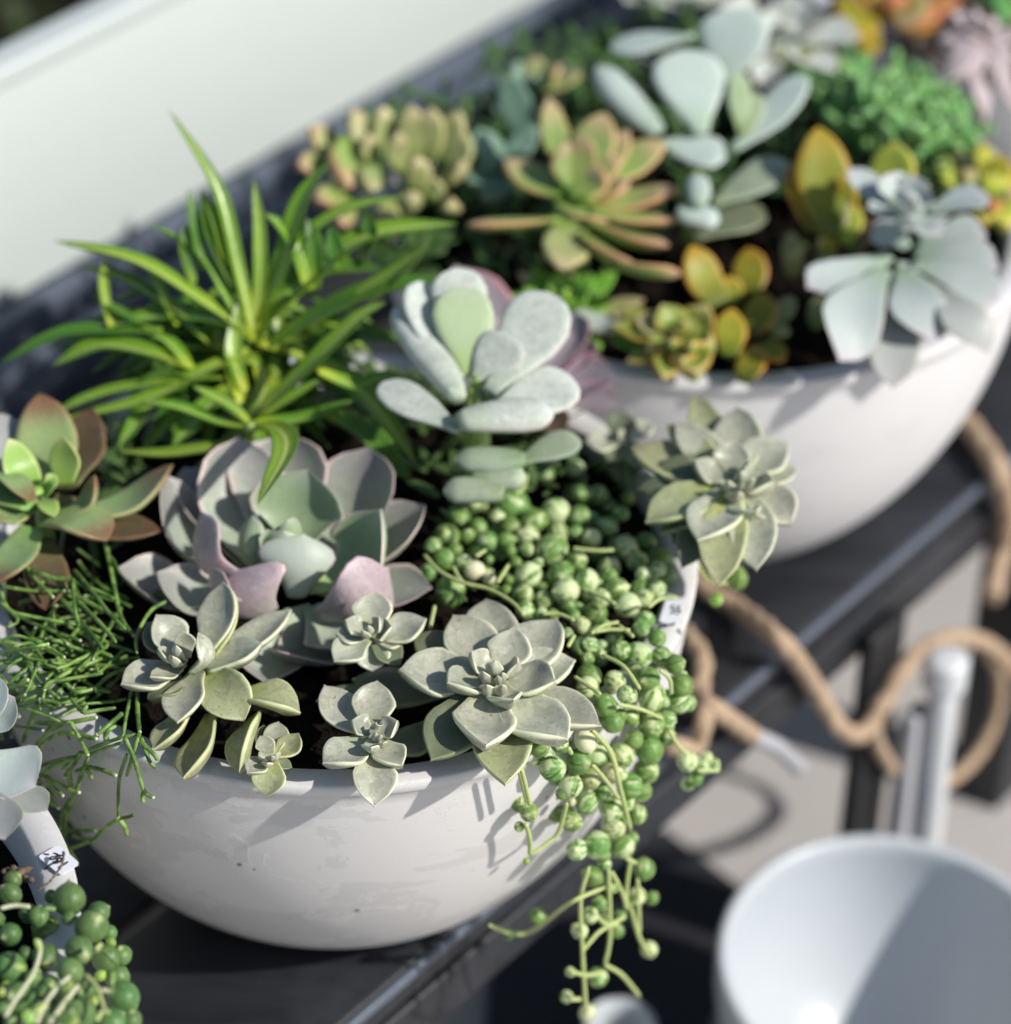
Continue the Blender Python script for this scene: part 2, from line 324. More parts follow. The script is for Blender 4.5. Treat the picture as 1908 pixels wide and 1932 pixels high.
# ------------------------------------------------------------------ leaf builder
PROF = dict(
 ech=([0,.15,.35,.55,.72,.85,.92,.965,.985,1], [.26,.36,.66,.93,1,.86,.58,.22,.10,.015]),
 gra=([0,.15,.35,.5,.62,.74,.84,.915,.955,.98,1], [.42,.56,.84,1,1,.88,.66,.38,.17,.07,.01]),
 sed=([0,.15,.35,.55,.75,.88,.96,1], [.55,.72,.93,1,.84,.55,.24,.03]),
 strap=([0,.1,.3,.55,.8,.93,1], [.45,.72,.95,1,.72,.34,.03]),
 pad=([0,.12,.3,.5,.7,.85,.94,.98,1], [.22,.32,.62,.9,1,.9,.66,.4,.12]),
 rod=([0,.1,.3,.6,.85,.95,1], [.45,.7,.92,1,.85,.55,.15]))
WM = dict(ech=1.18, gra=1.14, sed=1.08, pad=1.0, rod=1.0, strap=1.0)
KIND = dict(ech=(.06,.50), gra=(.20,.42), sed=(.24,.18), strap=(.12,.42), pad=(.17,.06), rod=(.62,0.))  # thickness, cup
def leaf_geo(pts, W, Q, kind='ech', cup=None, th=None, n=20, m=16, wav=.0, twist=0., side=None):
    xp, yp = PROF[kind]; T0, C0 = KIND[kind]; th = T0 if th is None else th; cup = C0 if cup is None else cup
    sp = spline(pts, 41); sp = np.array(sp); tt = np.linspace(0, 1, 41)[:, None]; q0 = Q(sp[20]) if callable(Q) else (np.asarray(Q)-sp[20])
    sp = sp + nrm(np.cross(sp[-1]-sp[0], q0))*np.linalg.norm(sp[-1]-sp[0])*random.uniform(-.05, .05)*np.sin(tt*math.pi)
    w1, w2 = random.uniform(.92, 1.08), random.uniform(0, 6)
    ts = np.concatenate([np.linspace(0, .78, n-8), np.array([.84,.89,.93,.96,.975,.985,.994,1.])])
    V = []; UV = []; F = []; ph = random.uniform(0, 6); prevN = None
    for i, t in enumerate(ts):
        x = t*40; k = min(39, int(x)); p = sp[k]+(sp[k+1]-sp[k])*(x-k)
        T = nrm(sp[min(40, k+2)]-sp[max(0, k-1)])
        h = Q(p) if callable(Q) else (np.asarray(Q)-p)
        N = h - T*(h@T); L = np.linalg.norm(N)
        N = nrm(N) if L > 1e-5 else prevN
        if prevN is not None: N = nrm(N*.35+prevN*.65); N = nrm(N-T*(N@T))
        prevN = N; Sd = np.cross(T, N)
        if twist: a = twist*t; Nn = N*math.cos(a)+Sd*math.sin(a); Sd = np.cross(T, Nn)
        else: Nn = N
        wv = np.interp(t, xp, yp)*W*.5
        thk = W*th*(.55+.45*math.sin(min(1, t*1.3+.12)*math.pi*.5))*(1 if t < .8 else max(.08, (1-t)/.2)**.55)
        cc = cup*(.5+.5*min(1, t*2))
        for j in range(m):
            a = 2*math.pi*j/m; ca, sa = math.cos(a), math.sin(a)
            s = math.copysign(abs(ca)**.8, ca); zz = math.copysign(abs(sa)**(.72 if kind in ('gra', 'sed', 'pad') else 1.), sa)*thk*.5
            if zz < 0: zz *= 1.0+(1.1 if kind in ('gra', 'sed') else .3)*(1-abs(s))**1.5
            lift = cc*wv*s*s + (wav+.008)*W*math.sin(t*7+ph+s*2)*abs(s)
            V.append(p+Sd*(s*wv*(w1 if s > 0 else 2-w1)*(1+.035*math.sin(t*8+w2+s)))+Nn*(zz+lift)); UV.append((s*.5+.5, t))
    n = len(ts)
    for i in range(n-1):
        for j in range(m): F.append((i*m+j, i*m+(j+1) % m, (i+1)*m+(j+1) % m, (i+1)*m+j))
    F.append(tuple(range(m))[::-1]); F.append(tuple((n-1)*m+j for j in range(m)))
    V = np.array(V); f0 = F[(n//2)*m]; a, b_, c_ = V[f0[0]], V[f0[1]], V[f0[2]]
    ctr = V[(n//2)*m:(n//2+1)*m].mean(0)
    if np.cross(b_-a, c_-a)@(a-ctr) < 0: F = [f[::-1] for f in F]
    return V, F, UV

def rosette(name, label, tf, base, z0, leaves, mat, kind='ech', qh=110, cat='succulent', group=None, stem=None, cup=None, wav=0., root=None, th=None, blen=0.16, sag0=.14, part='leaf'):
    """leaves: dicts / tuples (tipx, tipy, width, h, [base (x,y,h)], [sag], [mat], [kind], [facing: right, up, away from camera])  in photograph crop units, h in full-view pixels above z0"""
    bu, bv = px(tf, *base); B = at(bu, bv, z0); s = dep(B)/FPX; sc = TF[tf][2]
    if root is None: root = empty(name, B-np.array([0, 0, .004]), label, cat, group)
    axis = np.array([0, -.12, 1.])
    Qp = B + axis*qh*s
    for lf in leaves:
        lf = list(lf)+[None]*9; tx, ty, W, h, bb, sag, mt, kd, fc = lf[:9]
        u, v = px(tf, tx, ty); T = at(u, v, z0+h*s)
        if bb: b0 = at(*px(tf, bb[0], bb[1]), z0+bb[2]*s); Qq = Qp if len(bb) < 4 else b0+axis*qh*s
        else: b0 = B.copy(); Qq = Qp
        if not bb:
            dh = T-B; dh[2] = 0; b0 = B+nrm(dh)*blen*min(.02, np.linalg.norm(dh)*.5)+np.array([0, 0, max(0, h*.22)*s])
        if fc: fcv = nrm(fc[0]*RI+fc[1]*UP+fc[2]*FW); Qq = (lambda q, f=fcv: f)
        sag = sag0 if sag is None else sag; L = np.linalg.norm(T-b0); mid = b0*.5+T*.5
        qv = Qq(mid) if callable(Qq) else Qq-mid; hh = nrm(qv-nrm(T-b0)*(qv@nrm(T-b0))); mid = mid-hh*sag*L
        kk = kd or kind
        V, F, UV = leaf_geo([b0, mid, T], W*sc*s*WM[kk], Qq, kk, cup=(.16 if mt is ECHP else .30 if mt is ECHW else cup), th=th, wav=wav)
        mesh_obj(part, V, F, mt or mat, root, UV)
    if stem: tube('stem', [B-np.array([0,0,stem[0]]), B], stem[1], STEMG, root, n=6)
    return root

# pearls
def pearl_mesh(mat, tipy=.22, seed=0):
    rnd = random.Random(seed); V = []; F = []; m, n = 20, 14
    for i in range(n+1):
        th = math.pi*i/n; z = math.cos(th); r = math.sin(th)
        if i == 0: z = 1+tipy; r = .0
        elif i == 1: z += tipy*.25; r *= .8
        if i == n: z = -1.12; r = 0
        for j in range(m):
            a = 2*math.pi*j/m; k = 1+.035*math.sin(2*a+seed)+.02*math.sin(3*a+seed*2)
            g = -.07*math.exp(-((math.atan2(math.sin(a-math.pi/2), math.cos(a-math.pi/2)))/.16)**2)*r
            V.append(((r*k+g)*math.cos(a), (r*k+g)*math.sin(a), z))
    for i in range(n):
        for j in range(m): F.append((i*m+j, (i+1)*m+j, (i+1)*m+(j+1) % m, i*m+(j+1) % m))
    me = bpy.data.meshes.new('pearl'); me.from_pydata(V, [], F); me.update(); me.materials.append(mat)
    me.polygons.foreach_set('use_smooth', [True]*len(me.polygons)); return me
PM = {k: [pearl_mesh(m, t, s) for s, t in ((1, .15), (2, .25), (3, .12), (4, .2))] for k, m in dict(v=PV, c=PC, g=PG, y=PY).items()}
def pearl(root, p, r, kind='v', el=None):
    rot = Euler((random.uniform(-1.3, 1.3), random.uniform(-1.3, 1.3), random.uniform(0, 6.28)))
    e = random.uniform(.95, 1.08); return shared('pearl', random.choice(PM[kind]), root, p, (r, r, r*e), rot)

# ------------------------------------------------------------------ setting: ground, bench, back board
GZ = -.42
g = mesh_obj('ground', [(-40, -40, GZ), (40, -40, GZ), (40, 40, GZ), (-40, 40, GZ)], [(0, 1, 2, 3)], CONC, smooth=False); tag(g, kind='structure')
bed = [bench(-3, .62, GZ+.004), bench(6, .62, GZ+.004), bench(6, 6, GZ+.004), bench(-3, 6, GZ+.004)]
g = mesh_obj('garden_bed', bed, [(0, 1, 2, 3)], SOIL, smooth=False); tag(g, kind='structure')
V = []; F = []
for i in range(7000):
    p = bench(random.uniform(-1.5, 3.5), random.uniform(.66, 2.6), GZ+random.uniform(.005, .05)); r = random.uniform(.006, .02)
    a = nrm(np.random.randn(3)*[1, 1, .5]); b_ = nrm(np.cross(a, np.random.randn(3))); k = len(V)
    V += [p-a*r, p+b_*r*.5, p+a*r, p-b_*r*.5]; F.append((k, k+1, k+2, k+3))
o = mesh_obj('ground_cover', V, F, HED, smooth=False, uvs=[(.5, .5)]*len(V)); tag(o, 'dark low plants growing beyond the pale board', 'ground cover', kind='stuff')

BZ = -.155
bn = empty('plant_bench', bench(.3, .14, GZ), 'dark slate grey slatted plant bench that carries the white bowls', 'bench')
edges = [(-.080, .026), (.034, .140), (.148, .254), (.262, .330)]
for a, b_ in edges:
    box('slat', bench(.55, (a+b_)/2, BZ-.010), BD*1.35, BN*(b_-a)/2, np.array([0, 0, .010]), DARK, bn, .0035)
box('edge_highlight', bench(.55, -.0815, BZ-.0022), BD*1.35, BN*.0017, np.array([0, 0, .0026]), BLUEG, bn, .0012)  # added strip, lighter colour stands in for the sky highlight on the slat edge
box('front_rail', bench(.55, -.070, BZ-.034), BD*1.35, BN*.012, np.array([0, 0, .0135]), DARK, bn, .002)
box('back_rail', bench(.55, .318, BZ-.034), BD*1.35, BN*.010, np.array([0, 0, .0135]), DARK, bn, .002)
for a in (-.60, .55-.05, 1.6):
    for p_ in (-.072, .312):
        box('leg', bench(a, p_, (GZ+BZ-.048)/2), BD*.022, BN*.016, np.array([0, 0, (BZ-.048-GZ)/2]), DARK, bn, .002)
# back board: blue grey rails, pale painted board above them
bb = empty('back_board', bench(.4, .36, GZ), 'long pale painted board with blue grey frame standing behind the bench', 'board')
box('frame_rail', bench(.6, .352, -.150), BD*1.6, BN*.008, np.array([0, 0, .022]), BLUEG, bb, .003)
box('frame_rail', bench(.6, .366, -.119), BD*1.6, BN*.010, np.array([0, 0, .0085]), BLUEG, bb, .003)
box('panel', bench(.6, .374, -.046), BD*1.6, BN*.006, np.array([0, 0, .063]), PALE, bb, .002)
box('cap_rail', bench(.6, .374, .0225), BD*1.6, BN*.010, np.array([0, 0, .0055]), PALE, bb, .002)
for a in (-.8, 1.9): box('post', bench(a, .395, (GZ+.0)/2), BD*.015, BN*.010, np.array([0, 0, .2]), BLUEG, bb, .002)

# ------------------------------------------------------------------ bowls
def lathe(name, prof, c, mat, parent, k=128, wob=0):
    V = []; F = []; n = len(prof)
    for i, (r, z) in enumerate(prof):
        for j in range(k):
            a = 2*math.pi*j/k; rr = r*(1+wob*math.sin(2*a+.7)+wob*.5*math.sin(5*a))
            V.append((c[0]+rr*math.cos(a), c[1]+rr*math.sin(a), c[2]+z))
    for i in range(n-1):
        for j in range(k): F.append((i*k+j, i*k+(j+1) % k, (i+1)*k+(j+1) % k, (i+1)*k+j))
    F.append(tuple((n-1)*k+j for j in range(k))); F.append(tuple(range(k))[::-1])
    return mesh_obj(name, V, F, mat, parent)
def bowl(label, c, rad, mat, soilz=-.010, gap=.002, group='white plastic bowls of succulents on the bench'):
    root = empty('planter_bowl', (c[0], c[1], BZ), label, 'bowl', group); D = DB*rad/.15; zb = BZ-c[2]
    zs = [-.0060-(abs(zb)-.0060)*(i/26)**1.0 for i in range(27)]
    out = [(rad*math.sqrt(max(0, 1-(z/D)**2))-.0015, z) for z in zs]
    foot = out[-1][0]
    prof = [(foot-.012, zb+.0015)]+[(foot-.003, zb+.0008)]+out[::-1]
    prof += [(rad-.0006, -.0055), (rad, -.0049), (rad+.0003, -.0010), (rad-.0006, 0), (rad-.011, -.0008), (rad-.0122, -.0018), (rad-.013, -.004)]
    prof += [(rad*math.sqrt(max(0, 1-(z/D)**2))-.013, z) for z in (-.02, -.04, -.07, -.10)]
    prof += [(.03, -.118), (.002, -.12)]
    body = lathe('body', prof, c, mat, root, 160, .004)
    # soil
    V = []; F = []; nr, k = 26, 72
    rs = rad-.0125
    for i in range(nr+1):
        r = rs*i/nr
        for j in range(k):
            a = 2*math.pi*j/k; e = (1-(i/nr)**6)
            z = soilz + e*random.uniform(-.0028, .0032)
            V.append((c[0]+r*math.cos(a), c[1]+r*math.sin(a), c[2]+z+ (.004*(1-(i/nr)**2))))
    for i in range(nr):
        for j in range(k): F.append((i*k+j, (i+1)*k+j, (i+1)*k+(j+1) % k, i*k+(j+1) % k))
    s0 = len(V)
    for q in range(1500):
        a = random.uniform(0, 6.283); r = rs*math.sqrt(random.random())*.98; t = random.uniform(.0006, .0028)
        p = np.array([c[0]+r*math.cos(a), c[1]+r*math.sin(a), c[2]+soilz+.005*(1-(r/rs)**2)+.001]); A = [nrm(np.random.randn(3))*t*random.uniform(.6, 1.2) for _ in range(4)]
        b0 = len(V); V += [tuple(p+x) for x in A]; F += [(b0, b0+1, b0+2), (b0, b0+2, b0+3), (b0, b0+3, b0+1), (b0+1, b0+3, b0+2)]
    return root, V, F
def soil(name, V, F, label):
    o = mesh_obj(name, V, F, SOIL, smooth=False); return tag(o, label, 'soil', kind='stuff')
b1, V, F = bowl('white stained plastic bowl in the centre front holding the big rosette', BOWL1, R1, BOWLM); soil('potting_soil', V, F, 'dark potting soil inside the centre front bowl')
b2, V, F = bowl('clean white bowl with orange edged plants behind on the right', BOWL2, .159, BOWLC, -.016); soil('potting_soil', V, F, 'dark potting soil inside the bowl behind on the right')
b3, V, F = bowl('white bowl cut off at the lower left holding large green pearls', BOWL3, .162, BOWLM, -.020); soil('potting_soil', V, F, 'dark potting soil inside the lower left bowl')
b4, V, F = bowl('far white bowl mostly hidden at the top right under orange plants', BOWL4, .155, BOWLC); soil('potting_soil', V, F, 'dark potting soil inside the farthest bowl at the top right')

# handwritten price labels on two rims
def rimlabel(root, label, quad, strokes, tf, lz=.0012, ink=.00042):
    P = [at(*px(tf, *q), 0.)+np.array([0, 0, lz]) for q in quad]
    # rounded corners
    pts = []
    for i in range(4):
        a, b_, c_ = P[i-1], P[i], P[(i+1) % 4]; r = .0018
        for t in (0, .33, .67, 1.): 
            q0 = b_+nrm(a-b_)*r; q1 = b_+nrm(c_-b_)*r; pts.append((1-t)**2*q0+2*t*(1-t)*b_+t*t*q1)
    n = len(pts); V = pts+[p-np.array([0, 0, .0003]) for p in pts]; F = [tuple(range(n))]+[(i, i+n, (i+1) % n+n, (i+1) % n) for i in range(n)]
    o = mesh_obj('price_label', V, F, PAPER, root, smooth=False)
    V = []; F = []
    for st in strokes:
        v, f = tube_geo([at(*px(tf, *q), 0.)+np.array([0, 0, lz+.0001]) for q in st], ink, 14, 5); k = len(V); V += v; F += [tuple(i+k for i in ff) for ff in f]
    o2 = mesh_obj('handwriting', V, F, INK, o); return o
rimlabel(b3, '', [(375, 285), (585, 165), (800, 355), (610, 475)],
  [[(440,262),(465,268),(492,270)], [(535,252),(575,268),(590,285),(560,288),(610,278),(620,275),(570,300),(520,320),(498,312),(510,295),(560,288)],
   [(610,300),(585,308),(570,325),(590,342),(560,355),(535,350),(548,338),(590,345),(620,325),(612,303)], [(680,340),(640,368),(585,400)], [(585,350),(520,362),(440,420)]], 'e2')
rimlabel(b1, '', [(1500, 250), (1600, 262), (1560, 388), (1462, 372)], [[(1575,285),(1560,300),(1575,318),(1548,332)], [(1545,282),(1525,300),(1550,312),(1520,330)], [(1550,380),(1500,392),(1450,400)]], 'c5', ink=.0004)

# ------------------------------------------------------------------ centre bowl: big echeveria
E0 = rosette('echeveria_rosette', 'large grey green rosette with pink leaf edges in the middle of the centre bowl', 'c2', (915, 840), .008, [
 (65,770,330,22,(640,930,0),.22,None,None,(.35,.75,-.5)), (1645,865,270,20,None,.15), (262,790,300,36,(700,960,4),.24,None,None,(.3,.7,-.55)), (1150,1250,470,-28,(960,960,0),.34), (820,1345,300,-34,(820,1050,-10),.25), (1250,1180,300,-20,(1040,960,0),.2),
 (400,262,300,72,(720,780,12),.12), (880,95,440,120,(880,740,20),.12,None,None,(-.05,.3,-.95)), (296,290,300,112,(700,840,10),.26,None,None,(.75,.3,-.55)), (1612,450,360,80,(1120,800,10),.18,None,None,(-.6,.5,-.6)),
 (1330,160,410,128,(1060,760,20),.18,None,None,(-.35,.35,-.85)), (680,110,400,140,(790,780,20),.2,None,None,(.25,.3,-.9)),
 (530,765,200,70,(800,960,0),.3,ECHP,None,(.6,.6,.5)), (672,775,430,74,(830,1000,0),.22,ECHP,None,(.1,.5,.85)), (1428,768,380,84,(1080,1010,0),.28,ECHP,None,(-.4,.45,.8)),
 (490,485,270,118,(760,850,12),.30,ECHP,None,(.75,.35,.55)), (1392,472,420,132,(1020,870,14),.30,ECHG,None,(-.75,.15,-.55)), (1020,272,420,150,(950,760,26),.22,ECHG,None,(-.1,.3,-.95)),
 (1003,596,330,122,(975,915,10),.16,ECHW,None,(-.1,.3,.93)), (746,498,130,128,(790,805,30),.22,ECHG,None,(.5,.2,.85)), (785,495,140,130,(810,760,30),.2,ECHG,None,(-.2,.3,-.9)),
 (915,528,120,148,(960,720,30),.12,ECHG,None,(-.5,.2,.8)), (903,580,190,130,(870,770,30),.14,ECHG,None,(.1,.3,.9)), (860,590,130,120,(840,740,30),.3,ECHG), (900,545,90,138,(890,740,30),.2,ECHG)],
 ECH, 'ech', qh=150, wav=.006)
# ghost plant rosettes
rosette('ghost_plant', 'widest pale grey green rosette hanging over the bowl front beside the pearls', 'c5', (600, 660), .020, [
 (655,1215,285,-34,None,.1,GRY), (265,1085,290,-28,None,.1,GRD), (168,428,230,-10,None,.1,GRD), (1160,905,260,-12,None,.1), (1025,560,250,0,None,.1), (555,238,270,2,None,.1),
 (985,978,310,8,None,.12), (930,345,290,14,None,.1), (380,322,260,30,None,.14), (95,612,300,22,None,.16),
 (555,1012,290,22,None,.14), (920,672,240,34,None,.16), (705,388,215,44,None,.16), (352,676,205,44,None,.16), (700,768,165,48,None,.2),
 (478,515,150,56,None,.18,None), (722,578,140,58,None,.2), (600,560,90,62,None,.2), (640,625,60,64,None,.2), (540,620,80,58,None,.25), (560,690,90,50,None,.3), (640,690,70,52,None,.3), (615,640,40,66,None,.2)],
 GRA, 'gra', qh=95)
rosette('ghost_plant', 'loose grey rosette with olive lower leaves at the left of the bowl front', 'c4', (455, 520), .020, [
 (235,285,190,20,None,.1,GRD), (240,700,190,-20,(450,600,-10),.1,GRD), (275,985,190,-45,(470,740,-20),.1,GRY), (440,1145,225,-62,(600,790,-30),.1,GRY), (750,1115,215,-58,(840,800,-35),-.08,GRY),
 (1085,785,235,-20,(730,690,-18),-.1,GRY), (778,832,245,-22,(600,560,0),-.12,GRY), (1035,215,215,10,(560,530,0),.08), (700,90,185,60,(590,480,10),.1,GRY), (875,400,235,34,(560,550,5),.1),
 (95,625,215,6,None,.14), (405,840,215,-12,(525,560,0),.05), (660,60,215,72,(560,450,12),.1), (288,240,200,56,None,.16), (255,585,110,32,None,.12), (432,330,110,66,None,.15),
 (300,425,100,52,None,.2), (380,470,80,60,None,.2), (520,342,165,92,(480,560,20),.34), (400,410,80,70,None,.2)], GRA, 'gra', qh=100)
rosette('ghost_plant', 'small pale rosette tucked under the pink leaves of the large rosette', 'c4', (1465, 365), .022, [
 (1270,500,185,-2,None,.1), (1280,350,130,10,None,.1), (1660,390,170,-14,None,.1), (1640,520,160,-34,None,.1,GRD), (1780,265,205,14,None,.12), (1495,115,205,40,None,.14), (1332,268,130,34,None,.16), (1590,305,150,34,None,.3),
 (1520,256,105,46,None,.2), (1430,330,60,40,None,.2), (1460,300,50,44,None,.2), (1490,560,180,-45,None,.1)], GRA, 'gra', qh=70)
rosette('ghost_plant', 'small five leaved rosette hanging over the middle of the front rim', 'c4', (1490, 920), .014, [
 (1490,1302,215,-46,(1485,1000,-8),-.05), (1650,1090,150,-20,None,.1,GRD), (1215,630,215,18,None,.14), (1508,605,215,36,None,.14), (1208,1060,225,6,None,.1), (1645,1075,175,8,None,.1),
 (1620,825,145,34,None,.18), (1368,822,140,34,None,.18), (1500,838,80,44,None,.2), (1475,975,110,34,(1500,900,26),.35), (1540,950,70,40,None,.2), (1525,905,50,48,None,.2), (1500,890,40,50,None,.2)], GRA, 'gra', qh=70)
rosette('ghost_plant', 'tiny rosette hanging over the rim below the olive leaves', 'c4', (925, 1035), .010, [
 (905,1245,165,-40,None,-.05,GRY), (965,832,130,4,None,.1), (1075,895,140,12,None,.2,GRY), (790,1115,130,2,None,.1), (860,910,100,18,None,.15), (1040,1085,70,-14,None,.1,GRD),
 (855,1015,70,24,None,.2), (950,1010,70,28,None,.25), (900,1060,60,24,None,.25), (925,1020,36,32,None,.2), (880,850,110,-8,None,.1,GRD)], GRA, 'gra', qh=50)
rosette('ghost_plant', 'upright pale rosette on the right behind the pearls against the white bowl', 'c6', (1560, 1060), .034, [
 (1490,1525,190,-60,None,-.05,GRY), (1660,1450,195,-45,None,-.02), (1290,1340,170,-50,None,.05,GRD), (1170,1235,200,-14,None,.02,GRY), (1105,905,220,-10,None,.06,GRY), (1835,1000,170,-14,None,.06), (1815,1245,210,-14,None,.05),
 (1385,668,150,10,None,.05,GRY), (1570,728,200,24,None,.1), (1795,885,200,18,None,.12), (1400,1318,215,0,None,.06), (1262,800,130,16,None,.04,GRY), (1300,800,170,26,None,.1), (1385,960,140,40,None,.2), (1562,868,150,52,None,.2),
 (1660,1190,130,26,None,.24), (1735,1055,150,36,None,.24), (1630,975,90,54,None,.2), (1590,1010,50,62,None,.2), (1235,1290,190,-40,None,.0,GRD), (1130,1090,180,-24,None,.02,GRD), (1330,1440,170,-60,None,.0,GRD), (1200,1010,170,-10,None,.02,GRD), (1535,1050,60,56,None,.3), (1640,1045,60,58,None,.2), (1580,1100,80,46,None,.3), (1600,1060,40,62,None,.2)], GRA, 'gra', qh=100, stem=(.035, .003))
rosette('ghost_plant', 'dim small rosette between the purple rosette and the pale upright one', 'c6', (1075, 880), .012, [
 (900,880,130,0,None,.1), (1065,745,120,20,None,.15,GRD), (1195,790,110,6,None,.1), (1160,1000,120,-20,None,.1,GRD), (1010,980,120,-14,None,.1,GRD), (1110,1100,110,-40,None,.1,GRD), (1050,830,60,24,None,.2)], GRA, 'gra', qh=60)
rosette('fallen_leaf', 'broad dark olive leaves lying between the small rosettes and the widest one', 'c4', (1900, 690), .006, [
 (1370,600,290,4,(1900,640,0,1),.02), (1170,720,190,-10,(1500,640,0,1),.02), (1600,1000,200,-20,(1800,850,-10,1),.02)], GRD, 'gra', qh=60, cup=-.15)
# green agave like rosette at the left
rosette('red_tipped_rosette', 'green rosette with red leaf tips at the left edge of the centre bowl', 'c3', (270, 960), .030, [
 (1000,1150,280,-34,None,.1,SEDR), (280,1640,260,-70,(250,1200,-30),.05,SEDR), (0,420,320,62,(170,900,10),.1,BLD), (575,390,330,66,(400,880,10),.12,SEDR), (1070,735,320,32,(400,1050,0),.16,SED),
 (-60,1480,270,-40,(200,1130,-4),.05,SED), (-120,1050,200,10,None,.1,SED), (245,298,370,104,(310,840,16),.14,SED), (668,1205,360,14,(300,1080,6),-.10,SED,None,(.1,.9,-.5)), (-140,680,260,60,(200,1000,10),.2,SED),
 (215,965,200,30,(-40,780,40),-.1,SED), (588,800,235,66,(370,1060,8),.24,SED), (50,575,215,98,(220,930,20),.2,SEDI), (388,568,200,104,(410,860,34),.16,SEDI), (340,1060,120,20,None,-.1,SEDI), (285,800,130,60,None,.2,SEDI), (180,1060,140,0,(0,1080,0),.1,SEDI)],
 SED, 'sed', qh=150, th=.16, cup=.22, cat='succulent', stem=(.03, .004))
# cotyledon
ct = rosette('white_cotyledon', 'chalky white plant with round paddle leaves behind the pearls', 'c6', (410, 640), .060, [
(330,115,250,130,(400,480,20,1),.03), (10,620,210,-5,(345,830,-20,1),.0,COT), (175,175,240,100,(350,600,10,1),.05,None,None,(.5,.3,-.8)),
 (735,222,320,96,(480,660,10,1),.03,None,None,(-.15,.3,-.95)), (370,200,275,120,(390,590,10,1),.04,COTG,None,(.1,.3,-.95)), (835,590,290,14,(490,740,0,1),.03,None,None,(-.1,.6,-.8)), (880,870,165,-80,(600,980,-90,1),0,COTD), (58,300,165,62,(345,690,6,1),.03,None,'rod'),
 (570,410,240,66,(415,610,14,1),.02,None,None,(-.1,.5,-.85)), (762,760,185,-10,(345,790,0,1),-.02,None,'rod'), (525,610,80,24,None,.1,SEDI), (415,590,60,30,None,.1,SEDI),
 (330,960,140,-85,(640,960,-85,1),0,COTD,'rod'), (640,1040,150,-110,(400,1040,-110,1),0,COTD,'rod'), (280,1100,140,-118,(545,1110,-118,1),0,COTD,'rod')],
 COT, 'pad', qh=90, cat='succulent', stem=(.07, .0042))
rosette('purple_echeveria', 'dusky purple rosette with pink edges behind the white paddle leaves', 'c6', (680, 640), .018, [
 (330,105,290,90,None,.15), (560,320,260,70,None,.1), (905,420,220,30,None,.1), (1035,590,230,18,None,.12), (1045,715,180,-6,None,.1), (780,860,150,-30,None,.05,SEDR), (850,310,220,50,None,.1)], PUR, 'ech', qh=100)

# strap leaved plant
gp = empty('strap_leaf_plant', at(479, 700, .0), 'bushy bright green plant with narrow pointed leaves at the back left', 'plant')
ga, gb = (1000, 1000), (985, 1340)
def hgt(v0, h0, v):
    dv = v0-v; return h0 + (dv*.72/.8 if dv > 0 else dv*.42/.8)
def strap(pts, W, b='A', m=GRASS, dz=0, zoff=0, wide=False):
    bx, by = ga if b == 'A' else gb; h0 = 190 if b == 'A' else 125; v0 = px('c1', bx, by)[1]
    P = []
    for i, q in enumerate(pts):
        u, v = px('c1', *q); s = .000215; P.append(at(u, v, (hgt(v0, h0, v)+dz*(i/(len(pts)-1))+zoff)*s))
    up = at(*px('c1', bx, by), .02)+np.array([0, -.01, .22])
    V, F, UV = leaf_geo(P, W*.479*.000215*(1.36 if wide else 1.12), up, 'strap', n=26, m=12, cup=.48, twist=random.uniform(-.25, .25))
    mesh_obj('leaf', V, F, m, gp, UV)
A = (1000, 985); B_ = (985, 1335)
for _ in range(105):
    a = random.uniform(0, 2*math.pi); b0 = random.choice([A, (900, 1050), (1150, 1060), (760, 1000), (900, 1200)]); L = random.uniform(260, 520)
    t = (b0[0]+L*1.15*math.cos(a), b0[1]-L*.5*math.sin(a)+70)
    if t[0] > 1480: continue
    m_ = ((b0[0]+t[0])/2, (b0[1]+t[1])/2-random.uniform(50, 130))
    strap([b0, m_, t], random.uniform(42, 62), 'A', GRASSD if random.random() < .6 else GRASS, zoff=-40)
